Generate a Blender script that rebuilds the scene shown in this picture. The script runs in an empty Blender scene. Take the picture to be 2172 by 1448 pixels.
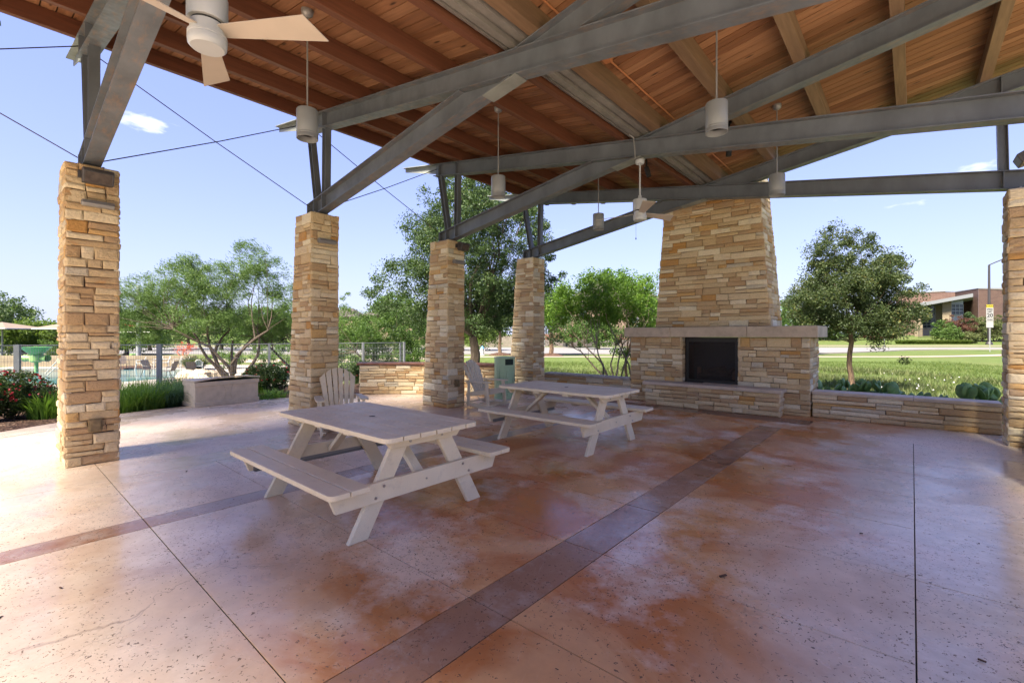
import bpy, math, random
import numpy as np
from mathutils import Vector, Matrix
random.seed(7); rng = np.random.default_rng(7)
S = bpy.context.scene
R_ = math.radians

# ------------------------------------------------------------------ camera
YAW = R_(41.0); EYE = 1.5
F = (-math.sin(YAW), math.cos(YAW)); Rt = (math.cos(YAW), math.sin(YAW))
cam = bpy.data.cameras.new('camera'); cam_o = bpy.data.objects.new('camera', cam)
S.collection.objects.link(cam_o); S.camera = cam_o
cam.sensor_width = 36; cam.lens = 36 * 976 / 2172
cam_o.location = (0, 0, EYE); cam_o.rotation_euler = (R_(90), 0, YAW)
cam.shift_y = -(724 - 711) / 2172
cam.clip_start = 0.05; cam.clip_end = 3000

# ------------------------------------------------------------------ world and sun
SUN_EL, SUN_AZ = R_(50), math.atan2(-1.0, 0.06)       # direction towards the sun in the ground plane
w = bpy.data.worlds.new('World'); S.world = w; w.use_nodes = True
nt = w.node_tree; nt.nodes.clear()
def wn(t, **k):
    n = nt.nodes.new(t)
    for a, b in k.items(): setattr(n, a, b)
    return n
sky = wn('ShaderNodeTexSky', sky_type='NISHITA', sun_disc=False, sun_elevation=SUN_EL,
         sun_rotation=(math.pi / 2 - SUN_AZ), air_density=1.15, dust_density=0.7, ozone_density=3.5, altitude=100)
bg = wn('ShaderNodeBackground'); bg.inputs['Strength'].default_value = 0.041
wo = wn('ShaderNodeOutputWorld')
geo = wn('ShaderNodeTexCoord')
nz = wn('ShaderNodeTexNoise'); nz.inputs['Scale'].default_value = 16; nz.inputs['Detail'].default_value = 8; nz.inputs['Roughness'].default_value = .62
mp = wn('ShaderNodeMapping'); mp.inputs['Scale'].default_value = (1, 1, 3.2)
nt.links.new(geo.outputs['Generated'], mp.inputs['Vector']); nt.links.new(mp.outputs['Vector'], nz.inputs['Vector'])
def sky_dir(u, v):
    s = (u - 1086) / 976; z = -(v - 711) / 976
    d = Vector((F[0] + s * Rt[0], F[1] + s * Rt[1], z)); d.normalize(); return d
acc = None
def wmath(op, a, b=None, c=None):
    n = wn('ShaderNodeMath', operation=op)
    for i, x in enumerate((a, b, c)):
        if x is None: continue
        if isinstance(x, (int, float)): n.inputs[i].default_value = x
        else: nt.links.new(x, n.inputs[i])
    return n.outputs[0]
for (u, v, rad, amp, zs) in ((305, 262, .062, 1.05, 3.0), (275, 250, .04, .7, 2.5), (1830, 418, .06, .5, 6), (1940, 432, .05, .38, 5), (2080, 358, .06, .55, 4), (2165, 352, .05, .5, 4), (1270, 480, .12, .3, 9)):
    d = sky_dir(u, v)
    vs = wn('ShaderNodeVectorMath', operation='SUBTRACT'); vs.inputs[1].default_value = d
    nt.links.new(geo.outputs['Generated'], vs.inputs[0])
    vm = wn('ShaderNodeVectorMath', operation='MULTIPLY'); vm.inputs[1].default_value = (1, 1, zs)
    nt.links.new(vs.outputs[0], vm.inputs[0])
    vl = wn('ShaderNodeVectorMath', operation='LENGTH'); nt.links.new(vm.outputs[0], vl.inputs[0])
    fall = wmath('SUBTRACT', 1.0, wmath('DIVIDE', vl.outputs['Value'], rad)); fall = wmath('MAXIMUM', fall, 0.0)
    fall = wmath('MULTIPLY', fall, amp)
    acc = fall if acc is None else wmath('MAXIMUM', acc, fall)
# thin wisps everywhere, faint
cl = wmath('MULTIPLY', wmath('MAXIMUM', wmath('SUBTRACT', wmath('ADD', nz.outputs['Fac'], wmath('MULTIPLY', acc, .42)), .66), 0.0), 4.2)
cl = wmath('MINIMUM', wmath('MULTIPLY', cl, wmath('MINIMUM', wmath('MULTIPLY', acc, 5), 1.0)), 1.0)
hsv = wn('ShaderNodeHueSaturation'); hsv.inputs['Hue'].default_value = .528; hsv.inputs['Saturation'].default_value = 1.0; hsv.inputs['Value'].default_value = 1.08
nt.links.new(sky.outputs[0], hsv.inputs['Color'])
# pale haze towards the horizon, all round
sep = wn('ShaderNodeSeparateXYZ'); nt.links.new(geo.outputs['Generated'], sep.inputs[0])
hz = wmath('POWER', wmath('SUBTRACT', 1.0, wmath('MINIMUM', wmath('ABSOLUTE', sep.outputs['Z']), 1.0)), 6.0)
fl = wn('ShaderNodeMixRGB'); fl.inputs[0].default_value = .6; fl.inputs[2].default_value = (1.55, 2.02, 4.5, 1); nt.links.new(hsv.outputs[0], fl.inputs[1])
mh = wn('ShaderNodeMixRGB'); mh.inputs[2].default_value = (2.85, 3.05, 3.95, 1)
nt.links.new(wmath('MULTIPLY', hz, .96), mh.inputs[0]); nt.links.new(fl.outputs[0], mh.inputs[1])
mc = wn('ShaderNodeMixRGB'); mc.inputs[2].default_value = (4.4, 4.6, 5.0, 1)
nt.links.new(cl, mc.inputs[0]); nt.links.new(mh.outputs[0], mc.inputs[1])
nt.links.new(mc.outputs[0], bg.inputs['Color']); nt.links.new(bg.outputs[0], wo.inputs[0])

sun = bpy.data.lights.new('sun', 'SUN'); sun.energy = 3.0; sun.angle = R_(18); sun.color = (1.0, .90, .74)
sun_o = bpy.data.objects.new('sun', sun); S.collection.objects.link(sun_o)
sd = Vector((math.cos(SUN_AZ) * math.cos(SUN_EL), math.sin(SUN_AZ) * math.cos(SUN_EL), math.sin(SUN_EL)))
sun_o.rotation_euler = sd.to_track_quat('Z', 'Y').to_euler(); sun_o.location = sd * 60
S.view_settings.view_transform = 'Standard'; S.view_settings.look = 'None'; S.view_settings.gamma = 1
S.view_settings.use_curve_mapping = False; S.view_settings.exposure = 2.86
S.cycles.max_bounces = 10; S.cycles.diffuse_bounces = 7

# ------------------------------------------------------------------ helpers
COL = S.collection
def at(u, t): s = (u - 1086) / 976 * t; return (t * F[0] + s * Rt[0], t * F[1] + s * Rt[1])
def st(s, t): return (t * F[0] + s * Rt[0], t * F[1] + s * Rt[1])
def tag(o, label=None, cat=None, group=None, kind=None):
    if label: o['label'] = label
    if cat: o['category'] = cat
    if group: o['group'] = group
    if kind: o['kind'] = kind
    return o
def empty(name, loc=(0, 0, 0), rz=0, label=None, cat=None, group=None):
    o = bpy.data.objects.new(name, None); COL.objects.link(o); o.location = loc; o.rotation_euler = (0, 0, rz)
    o.empty_display_size = .1
    return tag(o, label, cat, group)
class MB:
    def __init__(s): s.v = []; s.f = []
    def add(s, vs, fs):
        n = len(s.v); s.v += [tuple(p) for p in vs]; s.f += [tuple(i + n for i in f) for f in fs]; return s
    def box(s, x0, x1, y0, y1, z0, z1):
        return s.add([(x0, y0, z0), (x1, y0, z0), (x1, y1, z0), (x0, y1, z0), (x0, y0, z1), (x1, y0, z1), (x1, y1, z1), (x0, y1, z1)],
                     [(3, 2, 1, 0), (4, 5, 6, 7), (0, 1, 5, 4), (1, 2, 6, 5), (2, 3, 7, 6), (3, 0, 4, 7)])
    def prism(s, poly, a0, a1, axis='y'):
        n = len(poly)
        def pt(p, a): return (p[0], a, p[1]) if axis == 'y' else ((a, p[0], p[1]) if axis == 'x' else (p[0], p[1], a))
        vs = [pt(p, a0) for p in poly] + [pt(p, a1) for p in poly]
        fs = [tuple(range(n)), tuple(range(2 * n - 1, n - 1, -1))] + [(i, i + n, (i + 1) % n + n, (i + 1) % n) for i in range(n)]
        return s.add(vs, fs)
    def board(s, p0, p1, wd, th, side=(0, 1, 0)):
        """bar from p0 to p1; wd across along 'side', th the other way"""
        p0, p1, side = Vector(p0), Vector(p1), Vector(side)
        d = (p1 - p0).normalized(); n = d.cross(side).normalized(); sd_ = n.cross(d).normalized()
        a = sd_ * wd / 2; b = n * th / 2
        return s.add([p0 - a - b, p0 + a - b, p0 + a + b, p0 - a + b, p1 - a - b, p1 + a - b, p1 + a + b, p1 - a + b],
                     [(0, 1, 2, 3), (7, 6, 5, 4), (0, 4, 5, 1), (1, 5, 6, 2), (2, 6, 7, 3), (3, 7, 4, 0)])
    def tube(s, pts, rads, n=8, cap=True):
        pts = [Vector(p) for p in pts]
        if isinstance(rads, (int, float)): rads = [rads] * len(pts)
        vs = []; fs = []; ref = Vector((.31, .2, 1)).normalized()
        for i, p in enumerate(pts):
            d = (pts[min(i + 1, len(pts) - 1)] - pts[max(i - 1, 0)])
            d = d.normalized() if d.length > 1e-9 else Vector((0, 0, 1))
            a = d.cross(ref)
            if a.length < .05: a = d.cross(Vector((1, 0, 0)))
            a.normalize(); b = d.cross(a)
            for k in range(n):
                an = 2 * math.pi * k / n; vs.append(p + (a * math.cos(an) + b * math.sin(an)) * rads[i])
        for i in range(len(pts) - 1):
            for k in range(n): fs.append((i * n + k, i * n + (k + 1) % n, (i + 1) * n + (k + 1) % n, (i + 1) * n + k))
        if cap: fs.append(tuple(range(n - 1, -1, -1))); fs.append(tuple(range((len(pts) - 1) * n, len(pts) * n)))
        return s.add(vs, fs)
    def lathe(s, prof, c=(0, 0), n=24, cap0=True, cap1=True):
        vs = []; fs = []
        for r, z in prof:
            for k in range(n): an = 2 * math.pi * k / n; vs.append((c[0] + r * math.cos(an), c[1] + r * math.sin(an), z))
        for i in range(len(prof) - 1):
            for k in range(n): fs.append((i * n + k, i * n + (k + 1) % n, (i + 1) * n + (k + 1) % n, (i + 1) * n + k))
        if cap0: fs.append(tuple(range(n - 1, -1, -1)))
        if cap1: fs.append(tuple(range((len(prof) - 1) * n, len(prof) * n)))
        return s.add(vs, fs)
    def build(s, name, mat, parent=None, smooth=False, bevel=0, world=True, fix=False):
        me = bpy.data.meshes.new(name)
        v = s.v
        if parent is not None and world:
            l = parent_loc(parent); v = [(p[0] - l[0], p[1] - l[1], p[2] - l[2]) for p in v]
        me.from_pydata(v, [], s.f); me.materials.append(mat)
        if fix: fixn(me)
        o = bpy.data.objects.new(name, me); COL.objects.link(o)
        if parent is not None: o.parent = parent
        if smooth:
            me.polygons.foreach_set('use_smooth', [True] * len(me.polygons)); me.set_sharp_from_angle(angle=R_(40))
        if bevel:
            b = o.modifiers.new('bevel', 'BEVEL'); b.width = bevel; b.segments = 2; b.limit_method = 'ANGLE'; b.angle_limit = R_(40)
        return o
def fixn(me):
    import bmesh
    bm = bmesh.new(); bm.from_mesh(me); bmesh.ops.recalc_face_normals(bm, faces=bm.faces); bm.to_mesh(me); bm.free()
def parent_loc(p):
    l = Vector((0, 0, 0))
    while p is not None: l = l + p.location; p = p.parent
    return l
def npmesh(name, V, Q, mat, parent=None, smooth=False):
    """V (n,3), Q (m,4) or (m,3) index arrays -> fast mesh"""
    me = bpy.data.meshes.new(name); V = np.asarray(V, dtype=np.float32); Q = np.asarray(Q, dtype=np.int32)
    if parent is not None: V = V - np.array(parent_loc(parent), dtype=np.float32)
    k = Q.shape[1]
    me.vertices.add(len(V)); me.vertices.foreach_set('co', V.ravel())
    me.loops.add(Q.size); me.loops.foreach_set('vertex_index', Q.ravel())
    me.polygons.add(len(Q)); me.polygons.foreach_set('loop_start', np.arange(0, Q.size, k, dtype=np.int32))
    me.update(calc_edges=True); me.materials.append(mat)
    if smooth: me.polygons.foreach_set('use_smooth', np.ones(len(Q), dtype=bool))
    o = bpy.data.objects.new(name, me); COL.objects.link(o)
    if parent is not None: o.parent = parent
    return o
def copy_tree(o, parent=None):
    c = o.copy(); COL.objects.link(c)
    if parent is not None: c.parent = parent
    for ch in [x for x in CH.get(o.name, [])]:
        d = copy_tree(ch, c)
    return c
CH = {}
def index_children():
    CH.clear()
    for o in bpy.data.objects:
        if o.parent: CH.setdefault(o.parent.name, []).append(o)

# ------------------------------------------------------------------ materials
class Mat:
    def __init__(s, name, rough=.6, metal=0, spec=.5):
        s.m = bpy.data.materials.new(name); s.m.use_nodes = True; s.t = s.m.node_tree; s.t.nodes.clear()
        s.out = s.n('ShaderNodeOutputMaterial'); s.b = s.n('ShaderNodeBsdfPrincipled')
        s.l(s.b.outputs[0], s.out.inputs[0]); s.b.inputs['Roughness'].default_value = rough
        s.b.inputs['Metallic'].default_value = metal; s.b.inputs['Specular IOR Level'].default_value = spec
        g = s.n('ShaderNodeNewGeometry'); s.pos = g.outputs['Position']; s.isl = g.outputs['Random Per Island']; s.nrm = g.outputs['Normal']
        s.rnd = s.n('ShaderNodeObjectInfo').outputs['Random']
    def n(s, t, **k):
        x = s.t.nodes.new(t)
        for a, b in k.items(): setattr(x, a, b)
        return x
    def l(s, a, b): s.t.links.new(a, b)
    def inp(s, sock, x):
        if isinstance(x, (int, float)): sock.default_value = x
        elif isinstance(x, tuple): sock.default_value = x if len(x) == 4 or len(sock.default_value) == 3 else (*x, 1)
        else: s.l(x, sock)
    def noise(s, scale, detail=4, rough=.5, vec=None, sc=None, dist=0):
        x = s.n('ShaderNodeTexNoise'); x.inputs['Scale'].default_value = scale; x.inputs['Detail'].default_value = detail
        x.inputs['Roughness'].default_value = rough; x.inputs['Distortion'].default_value = dist
        v = vec or s.pos
        if sc:
            mm = s.n('ShaderNodeVectorMath', operation='MULTIPLY'); mm.inputs[1].default_value = sc; s.l(v, mm.inputs[0]); v = mm.outputs[0]
        s.l(v, x.inputs['Vector']); return x.outputs['Fac']
    def vor(s, scale, feature='F1', vec=None, sc=None, out='Distance', rand=1):
        x = s.n('ShaderNodeTexVoronoi', feature=feature); x.inputs['Scale'].default_value = scale; x.inputs['Randomness'].default_value = rand
        v = vec or s.pos
        if sc:
            mm = s.n('ShaderNodeVectorMath', operation='MULTIPLY'); mm.inputs[1].default_value = sc; s.l(v, mm.inputs[0]); v = mm.outputs[0]
        s.l(v, x.inputs['Vector']); return x.outputs[out]
    def math(s, op, a, b=0., c=None, clamp=False):
        x = s.n('ShaderNodeMath', operation=op, use_clamp=clamp)
        s.inp(x.inputs[0], a); s.inp(x.inputs[1], b)
        if c is not None: s.inp(x.inputs[2], c)
        return x.outputs[0]
    def map(s, x, a, b, c=0., d=1., smooth=False):
        m = s.n('ShaderNodeMapRange'); m.clamp = True
        if smooth: m.interpolation_type = 'SMOOTHSTEP'
        s.inp(m.inputs[0], x)
        for i, q in enumerate((a, b, c, d)): s.inp(m.inputs[i + 1], q)
        return m.outputs[0]
    def ramp(s, x, stops, interp='LINEAR'):
        r = s.n('ShaderNodeValToRGB'); r.color_ramp.interpolation = interp; e = r.color_ramp.elements
        while len(e) > 1: e.remove(e[-1])
        e[0].position = stops[0][0]; e[0].color = (*stops[0][1], 1)
        for p, c in stops[1:]: q = e.new(p); q.color = (*c, 1)
        s.l(x, r.inputs[0]); return r.outputs[0]
    def mix(s, fac, a, b, mode='MIX'):
        m = s.n('ShaderNodeMixRGB', blend_type=mode); s.inp(m.inputs[0], fac); s.inp(m.inputs[1], a); s.inp(m.inputs[2], b); return m.outputs[0]
    def comb(s, x, y, z):
        c = s.n('ShaderNodeCombineXYZ'); s.inp(c.inputs[0], x); s.inp(c.inputs[1], y); s.inp(c.inputs[2], z); return c.outputs[0]
    def xyz(s, v=None):
        c = s.n('ShaderNodeSeparateXYZ'); s.l(v or s.pos, c.inputs[0]); return c.outputs
    def col(s, c): s.inp(s.b.inputs['Base Color'], c); return s
    def rough(s, c): s.inp(s.b.inputs['Roughness'], c); return s
    def bump(s, h, strength=.3, dist=.01, prev=None):
        b = s.n('ShaderNodeBump'); b.inputs['Strength'].default_value = strength; b.inputs['Distance'].default_value = dist
        s.l(h, b.inputs['Height'])
        if prev: s.l(prev, b.inputs['Normal'])
        s.l(b.outputs[0], s.b.inputs['Normal']); return b.outputs[0]
def simple(name, c, rough=.6, metal=0, var=.08, scale=6, bump=0, bscale=60):
    m = Mat(name, rough, metal)
    f = m.noise(scale, 5)
    lo = tuple(x * (1 - var) for x in c); hi = tuple(min(1, x * (1 + var)) for x in c)
    m.col(m.mix(m.map(f, .3, .7), (*lo, 1), (*hi, 1)))
    if bump: m.bump(m.noise(bscale, 3), bump, .004)
    return m.m

def stone_mat(name, bright=1.0, tint=0.):
    m = Mat(name, .82, spec=.3)
    a = m.math('FRACT', m.math('ADD', m.math('MULTIPLY', m.rnd, 7.13), m.math('MULTIPLY', m.isl, 5.71)))
    k = bright
    c = m.ramp(a, [(0, (0.470 * k, 0.360 * k, 0.209 * k)), (.13, (0.540 * k, 0.433 * k, 0.270 * k)), (.25, (0.400 * k, 0.273 * k, 0.144 * k)), (.36, (0.500 * k, 0.371 * k, 0.205 * k)),
                   (.46, (0.600 * k, 0.505 * k, 0.335 * k)), (.56, (0.430 * k, 0.309 * k, 0.167 * k)), (.66, (0.560 * k, 0.443 * k, 0.260 * k)), (.75, (0.400 * k, 0.273 * k, 0.149 * k)),
                   (.82, (0.640 * k, 0.567 * k, 0.400 * k)), (.90, (0.500 * k, 0.319 * k, 0.130 * k)), (.945, (0.440 * k, 0.242 * k, 0.079 * k)), (.965, (0.460 * k, 0.412 * k, 0.307 * k))], 'CONSTANT')
    st1 = m.noise(5, 5, .6, sc=(1, 1, 2.6), dist=.6)
    c = m.mix(m.math('MULTIPLY', m.map(st1, .55, .74, 0, .62), m.map(m.math('FRACT', m.math('MULTIPLY', a, 13.7)), .35, .7)), c, (.42 * k, .20 * k, .055 * k, 1))
    f = m.noise(38, 6, .65); c = m.mix(m.map(f, .36, .70, 0, .34), c, (.17, .11, .065, 1), 'MULTIPLY') if False else m.mix(m.map(f, .30, .72, .75, 1.0), (0.05, .035, .02, 1), c)
    g = m.noise(2.6, 4, .6); c = m.mix(m.map(g, .56, .72, 0, .22), c, (.30, .27, .24, 1))
    m.col(c)
    h = m.math('ADD', m.noise(16, 6, .62, sc=(1, 1, 1.7)), m.math('MULTIPLY', m.noise(80, 4, .6), .35))
    m.bump(h, 1.0, .02)
    return m.m
M = {}
M['stone'] = stone_mat('limestone_blocks', 1.33)
M['core'] = simple('mortar_joint', (.085, .058, .038), .95, var=.3, scale=9)
def cutstone(name, c):
    m = Mat(name, .75, spec=.35)
    x, y, z = m.xyz()
    d = m.math('ADD', m.math('MULTIPLY', x, 1.0), m.math('ADD', m.math('MULTIPLY', y, .3), m.math('MULTIPLY', z, 1.1)))
    wv = m.math('SINE', m.math('ADD', m.math('MULTIPLY', d, 150), m.math('MULTIPLY', m.noise(5, 3), 12)))
    blot = m.noise(3, 6, .65)
    cc = m.mix(m.map(blot, .3, .7), tuple(q * .74 for q in c) + (1,), tuple(min(1, q * 1.1) for q in c) + (1,))
    cc = m.mix(m.map(m.noise(9, 5), .55, .75, 0, .35), cc, (.16, .14, .12, 1))
    m.col(cc); m.bump(m.math('ADD', m.math('MULTIPLY', wv, .5), m.noise(50, 4)), .35, .004)
    return m.m
M['mantel'] = cutstone('saw_cut_limestone', (.52, .425, .31))
M['cap'] = simple('limestone_cap', (.50, .41, .31), .8, var=.16, scale=5, bump=.25, bscale=70)
M['cap_grey'] = simple('weathered_cap', (.34, .30, .255), .8, var=.25, scale=6, bump=.3, bscale=60)
M['coping_red'] = simple('red_brown_coping', (.17, .075, .05), .55, var=.35, scale=7, bump=.2)

def steel(name, c, rust=.0):
    m = Mat(name, .42, 0.0, .5)
    f = m.noise(3, 6, .6, sc=(1, 1, .5)); cc = m.mix(m.map(f, .3, .7), tuple(q * .72 for q in c) + (1,), tuple(q * 1.2 for q in c) + (1,))
    if rust:
        x, y, z = m.xyz(m.nrm)
        dn = m.map(z, -.6, -.95)
        ru = m.math('MULTIPLY', m.map(m.noise(9, 8, .7, sc=(.6, 2, 1)), .5, .72), dn)
        cc = m.mix(m.math('MULTIPLY', ru, rust), cc, (.30, .17, .09, 1))
    m.col(cc); m.rough(m.map(m.noise(14, 5), .3, .7, .34, .55)); m.bump(m.noise(120, 2), .05, .002)
    return m.m
M['steel'] = steel('painted_grey_steel', (.112, .127, .148), .55)
M['galv'] = steel('pale_grey_steel', (.20, .215, .205))

def wood(name, cols, along='x', knots=True, gain=1):
    m = Mat(name, .58, spec=.35)
    x, y, z = m.xyz()
    off = m.math('MULTIPLY', m.rnd, 37.0)
    if along == 'x': v = m.comb(m.math('ADD', m.math('MULTIPLY', x, 1.0), off), m.math('MULTIPLY', y, 16.0), 0.)
    else: v = m.comb(m.math('MULTIPLY', x, 16.0), m.math('ADD', y, off), m.math('MULTIPLY', z, 16.0))
    g = m.noise(1.6, 7, .62, vec=v, dist=.45)
    g2 = m.noise(.6, 3, .5, vec=v)
    base = m.ramp(m.math('FRACT', m.math('ADD', m.rnd, m.math('MULTIPLY', m.isl, 3.3))), [(0, cols[0]), (.25, cols[2]), (.5, cols[1]), (.75, cols[0]), (1, cols[2])])
    gv = m.map(g, .30, .68, .72, 1.12); dk = m.mix(1.0, base, m.comb(gv, gv, gv), 'MULTIPLY')
    dk = m.mix(m.map(g2, .55, .8, 0, .35 if knots else .1), dk, tuple(min(1, q * 1.4) for q in cols[2]) + (1,))
    if knots:
        kv = m.comb(m.math('ADD', m.math('MULTIPLY', x, 2.0 if along == 'x' else 7), off), m.math('MULTIPLY', y, 7.0 if along == 'x' else 2.), 0.)
        kn = m.vor(1.0, vec=kv)
        dk = m.mix(m.map(kn, .055, .14, .9, 0), dk, (.03, .012, .006, 1))
    m.col(dk); m.bump(g, .25, .004); m.rough(m.map(g2, .3, .7, .45, .7))
    return m.m
M['deck'] = wood('stained_deck_boards', [(.18, .076, .034), (.245, .112, .052), (.33, .168, .085)], 'x')
M['purlin'] = wood('shaded_stained_purlins', [(.12, .042, .022), (.14, .052, .027), (.16, .062, .032)], 'y', False)  # one wood with the right purlins; shade put into this colour
M['purlin_lit'] = wood('lit_stained_purlins', [(.155, .095, .055), (.18, .112, .066), (.205, .132, .08)], 'y', False)  # same wood; light on the right wing put into this colour
M['roofsheet'] = simple('roof_underlay', (.04, .03, .025), .9)
M['roofmetal'] = simple('standing_roof_metal', (.38, .38, .37), .45, .3)
M['gutter'] = steel('gutter_metal', (.19, .18, .165))
M['conduit'] = simple('orange_brown_conduit', (.42, .17, .07), .5)
M['plastic'] = None
def plastic():
    m = Mat('sand_recycled_plastic', .42, spec=.4)
    f = m.noise(3, 5); g = m.noise(220, 2, .6, sc=(1, 1, 1))
    c = m.mix(m.map(f, .3, .7), (.64, .55, .385, 1), (.72, .635, .46, 1))
    c = m.mix(m.map(g, .55, .75, 0, .28), c, (.22, .18, .14, 1))
    sp = m.noise(9, 6, .7)
    c = m.mix(m.map(sp, .56, .74, 0, .45), c, (.36, .31, .24, 1)); c = m.mix(m.map(m.noise(26, 7, .75), .60, .70, 0, .3), c, (.30, .25, .19, 1))
    m.col(c); m.rough(m.map(m.noise(5, 5), .3, .7, .42, .6)); m.bump(m.math('ADD', g, m.noise(30, 4)), .22, .003)
    return m.m
M['plastic'] = plastic()
M['strap'] = simple('grey_steel_angle', (.22, .22, .22), .4, .6)
M['bolt'] = simple('bolt_metal', (.35, .33, .30), .3, .9)
M['dark'] = simple('near_black', (.012, .011, .010), .6)
M['hole'] = simple('shadowed_hole', (.02, .016, .012), .9)
M['white'] = simple('white_enamel', (.39, .41, .425), .35, var=.04)
M['fan_blade'] = simple('fan_blade_beige', (.43, .37, .31), .5, var=.05)
M['pendant'] = simple('pale_grey_enamel', (.20, .212, .225), .4, var=.05)
M['flood'] = simple('dark_bronze_housing', (.055, .05, .05), .45, var=.3, scale=12)
M['floodglass'] = simple('dirty_lens', (.075, .06, .05), .25, var=.4, scale=18)
M['wallpack'] = simple('aluminium_fixture', (.27, .27, .265), .4, .3)
M['bronze'] = simple('brass_outlet_cover', (.20, .145, .075), .45, .5, var=.3, scale=20)
M['wire'] = simple('dark_cable', (.055, .05, .055), .5, .5)
M['bin'] = simple('sage_green_metal', (.38, .54, .32), .42, var=.06)
M['bin_dark'] = simple('bin_slots', (.015, .03, .018), .7)
M['box'] = simple('cast_storage_box', (.54, .455, .34), .8, var=.12, scale=8, bump=.35, bscale=120)
M['fence'] = simple('fence_grey_metal', (.25, .26, .265), .45, .2)
M['firebox'] = simple('soot_black_steel', (.007, .005, .004), .5, var=.5, scale=8)
M['fireglass'] = simple('sooty_screen', (.028, .017, .013), .28, var=.6, scale=5)
M['log'] = simple('ceramic_log', (.06, .038, .026), .9, var=.5, scale=20)

def floor_mat(name, mode):
    m = Mat(name, .35, spec=.5)
    x, y, z = m.xyz()
    p2 = m.comb(x, y, 0.)
    big = m.noise(.55, 5, .55, vec=p2, dist=.5); mid = m.noise(1.5, 6, .6, vec=p2, dist=.9); fine = m.noise(9, 6, .65, vec=p2)
    wobx = m.math('ADD', x, m.math('MULTIPLY', m.math('SUBTRACT', big, .5), 3.0))
    woby = m.math('ADD', y, m.math('MULTIPLY', m.math('SUBTRACT', mid, .5), 2.0))
    if mode == 'slab':
        org = m.math('MULTIPLY', m.map(wobx, -6.3, -4.6, .15, 1, True), m.map(wobx, -1.2, -.1, 1, 0, True))
        diag = m.math('ADD', wobx, m.math('MULTIPLY', woby, 1.15))
        org = m.math('MULTIPLY', org, m.map(diag, -1.7, -.1, 0.05, 1, True))
        deep = m.math('MULTIPLY', org, m.map(m.noise(.95, 6, .6, vec=m.comb(m.math('ADD', x, 4.4), y, 0.), dist=.8), .43, .55))
        pale = m.mix(m.map(mid, .3, .7), (.55, .40, .285, 1), (.74, .59, .45, 1))
        grey = m.mix(m.map(fine, .3, .7), (.58, .50, .39, 1), (.76, .68, .55, 1))
        c = m.mix(m.map(wobx, -.25, .35, 0, .85, True), pale, grey)  # pale left and grey right: partly sky glare put into the colour
        c = m.mix(m.map(m.noise(.8, 4, .6, vec=p2), .48, .70, 0, .6), c, grey)
        c = m.mix(m.math('MULTIPLY', org, .85), c, (.64, .32, .115, 1))
        c = m.mix(m.math('MULTIPLY', deep, .9), c, (.46, .135, .014, 1))
        c = m.mix(m.math('MULTIPLY', org, m.map(big, .50, .66, 0, .5)), c, (.40, .22, .11, 1))
        glare_tint = m.map(m.noise(.9, 7, .66, vec=p2), .50, .61, 0, .85)  # near-white patches: soft floor glare painted into the base colour
        c = m.mix(glare_tint, c, (.74, .60, .475, 1))
    elif mode == 'band':
        c = m.mix(m.map(mid, .35, .65), (.27, .125, .06, 1), (.38, .21, .12, 1))
        c = m.mix(m.map(m.noise(3.2, 7, .72, vec=p2), .50, .68, 0, .75), c, (.46, .36, .29, 1))
        c = m.mix(m.map(wobx, -5.2, -4.2, .8, 0), c, (.44, .41, .39, 1))  # left band greyed: sky reflection painted over the maroon
    elif mode == 'band_brown':
        c = m.mix(m.map(mid, .35, .65), (.17, .075, .042, 1), (.24, .12, .07, 1))
    chip = m.map(m.noise(13, 7, .78, vec=p2), .66, .72, 0, .8)
    c = m.mix(chip, c, (.46, .33, .24, 1))
    # worn pits
    dens = m.noise(.9, 5, .6, vec=p2)
    def pits(scale, seed, big_r):
        v = m.n('ShaderNodeTexVoronoi', feature='F1'); v.inputs['Scale'].default_value = scale
        pv = m.n('ShaderNodeVectorMath', operation='ADD'); pv.inputs[1].default_value = (seed, seed * .7, 0)
        wv = m.n('ShaderNodeVectorMath', operation='MULTIPLY_ADD'); 
        nn = m.n('ShaderNodeTexNoise'); nn.inputs['Scale'].default_value = 45; m.l(p2, nn.inputs['Vector'])
        m.l(nn.outputs['Color'], wv.inputs[0]); wv.inputs[1].default_value = (.05, .05, 0); m.l(p2, wv.inputs[2])
        m.l(wv.outputs[0], pv.inputs[0]); m.l(pv.outputs[0], v.inputs['Vector'])
        cs = m.n('ShaderNodeSeparateColor'); m.l(v.outputs['Color'], cs.inputs[0])
        r = m.math('MULTIPLY', m.map(cs.outputs[0], m.map(dens, .36, .64, .92, .05), 1.0, 0, 1), big_r)
        return m.math('MULTIPLY', m.math('LESS_THAN', v.outputs['Distance'], r), m.math('GREATER_THAN', r, .01))
    pt = m.math('MAXIMUM', m.math('MAXIMUM', pits(48, 3.1, .27), pits(30, 5.2, .17)), pits(75, 8.7, .34), clamp=True)
    c = m.mix(m.math('MULTIPLY', pt, .88), c, (.085, .058, .042, 1))
    wrp = m.n('ShaderNodeVectorMath', operation='MULTIPLY_ADD'); nn2 = m.n('ShaderNodeTexNoise'); nn2.inputs['Scale'].default_value = 2.5; nn2.inputs['Detail'].default_value = 8; m.l(p2, nn2.inputs['Vector'])
    m.l(nn2.outputs['Color'], wrp.inputs[0]); wrp.inputs[1].default_value = (.5, .5, 0); m.l(p2, wrp.inputs[2])
    ck = m.vor(.42, 'DISTANCE_TO_EDGE', vec=wrp.outputs[0])
    c = m.mix(m.math('MULTIPLY', m.map(ck, .0, .0022, .55, 0), m.map(big, .45, .6)), c, (.16, .11, .085, 1))
    scr = m.noise(3.5, 8, .75, vec=m.comb(m.math('ADD', m.math('MULTIPLY', x, 7.), m.math('MULTIPLY', y, 3.)), m.math('MULTIPLY', y, 1.2), 0.), dist=1.2)
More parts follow.
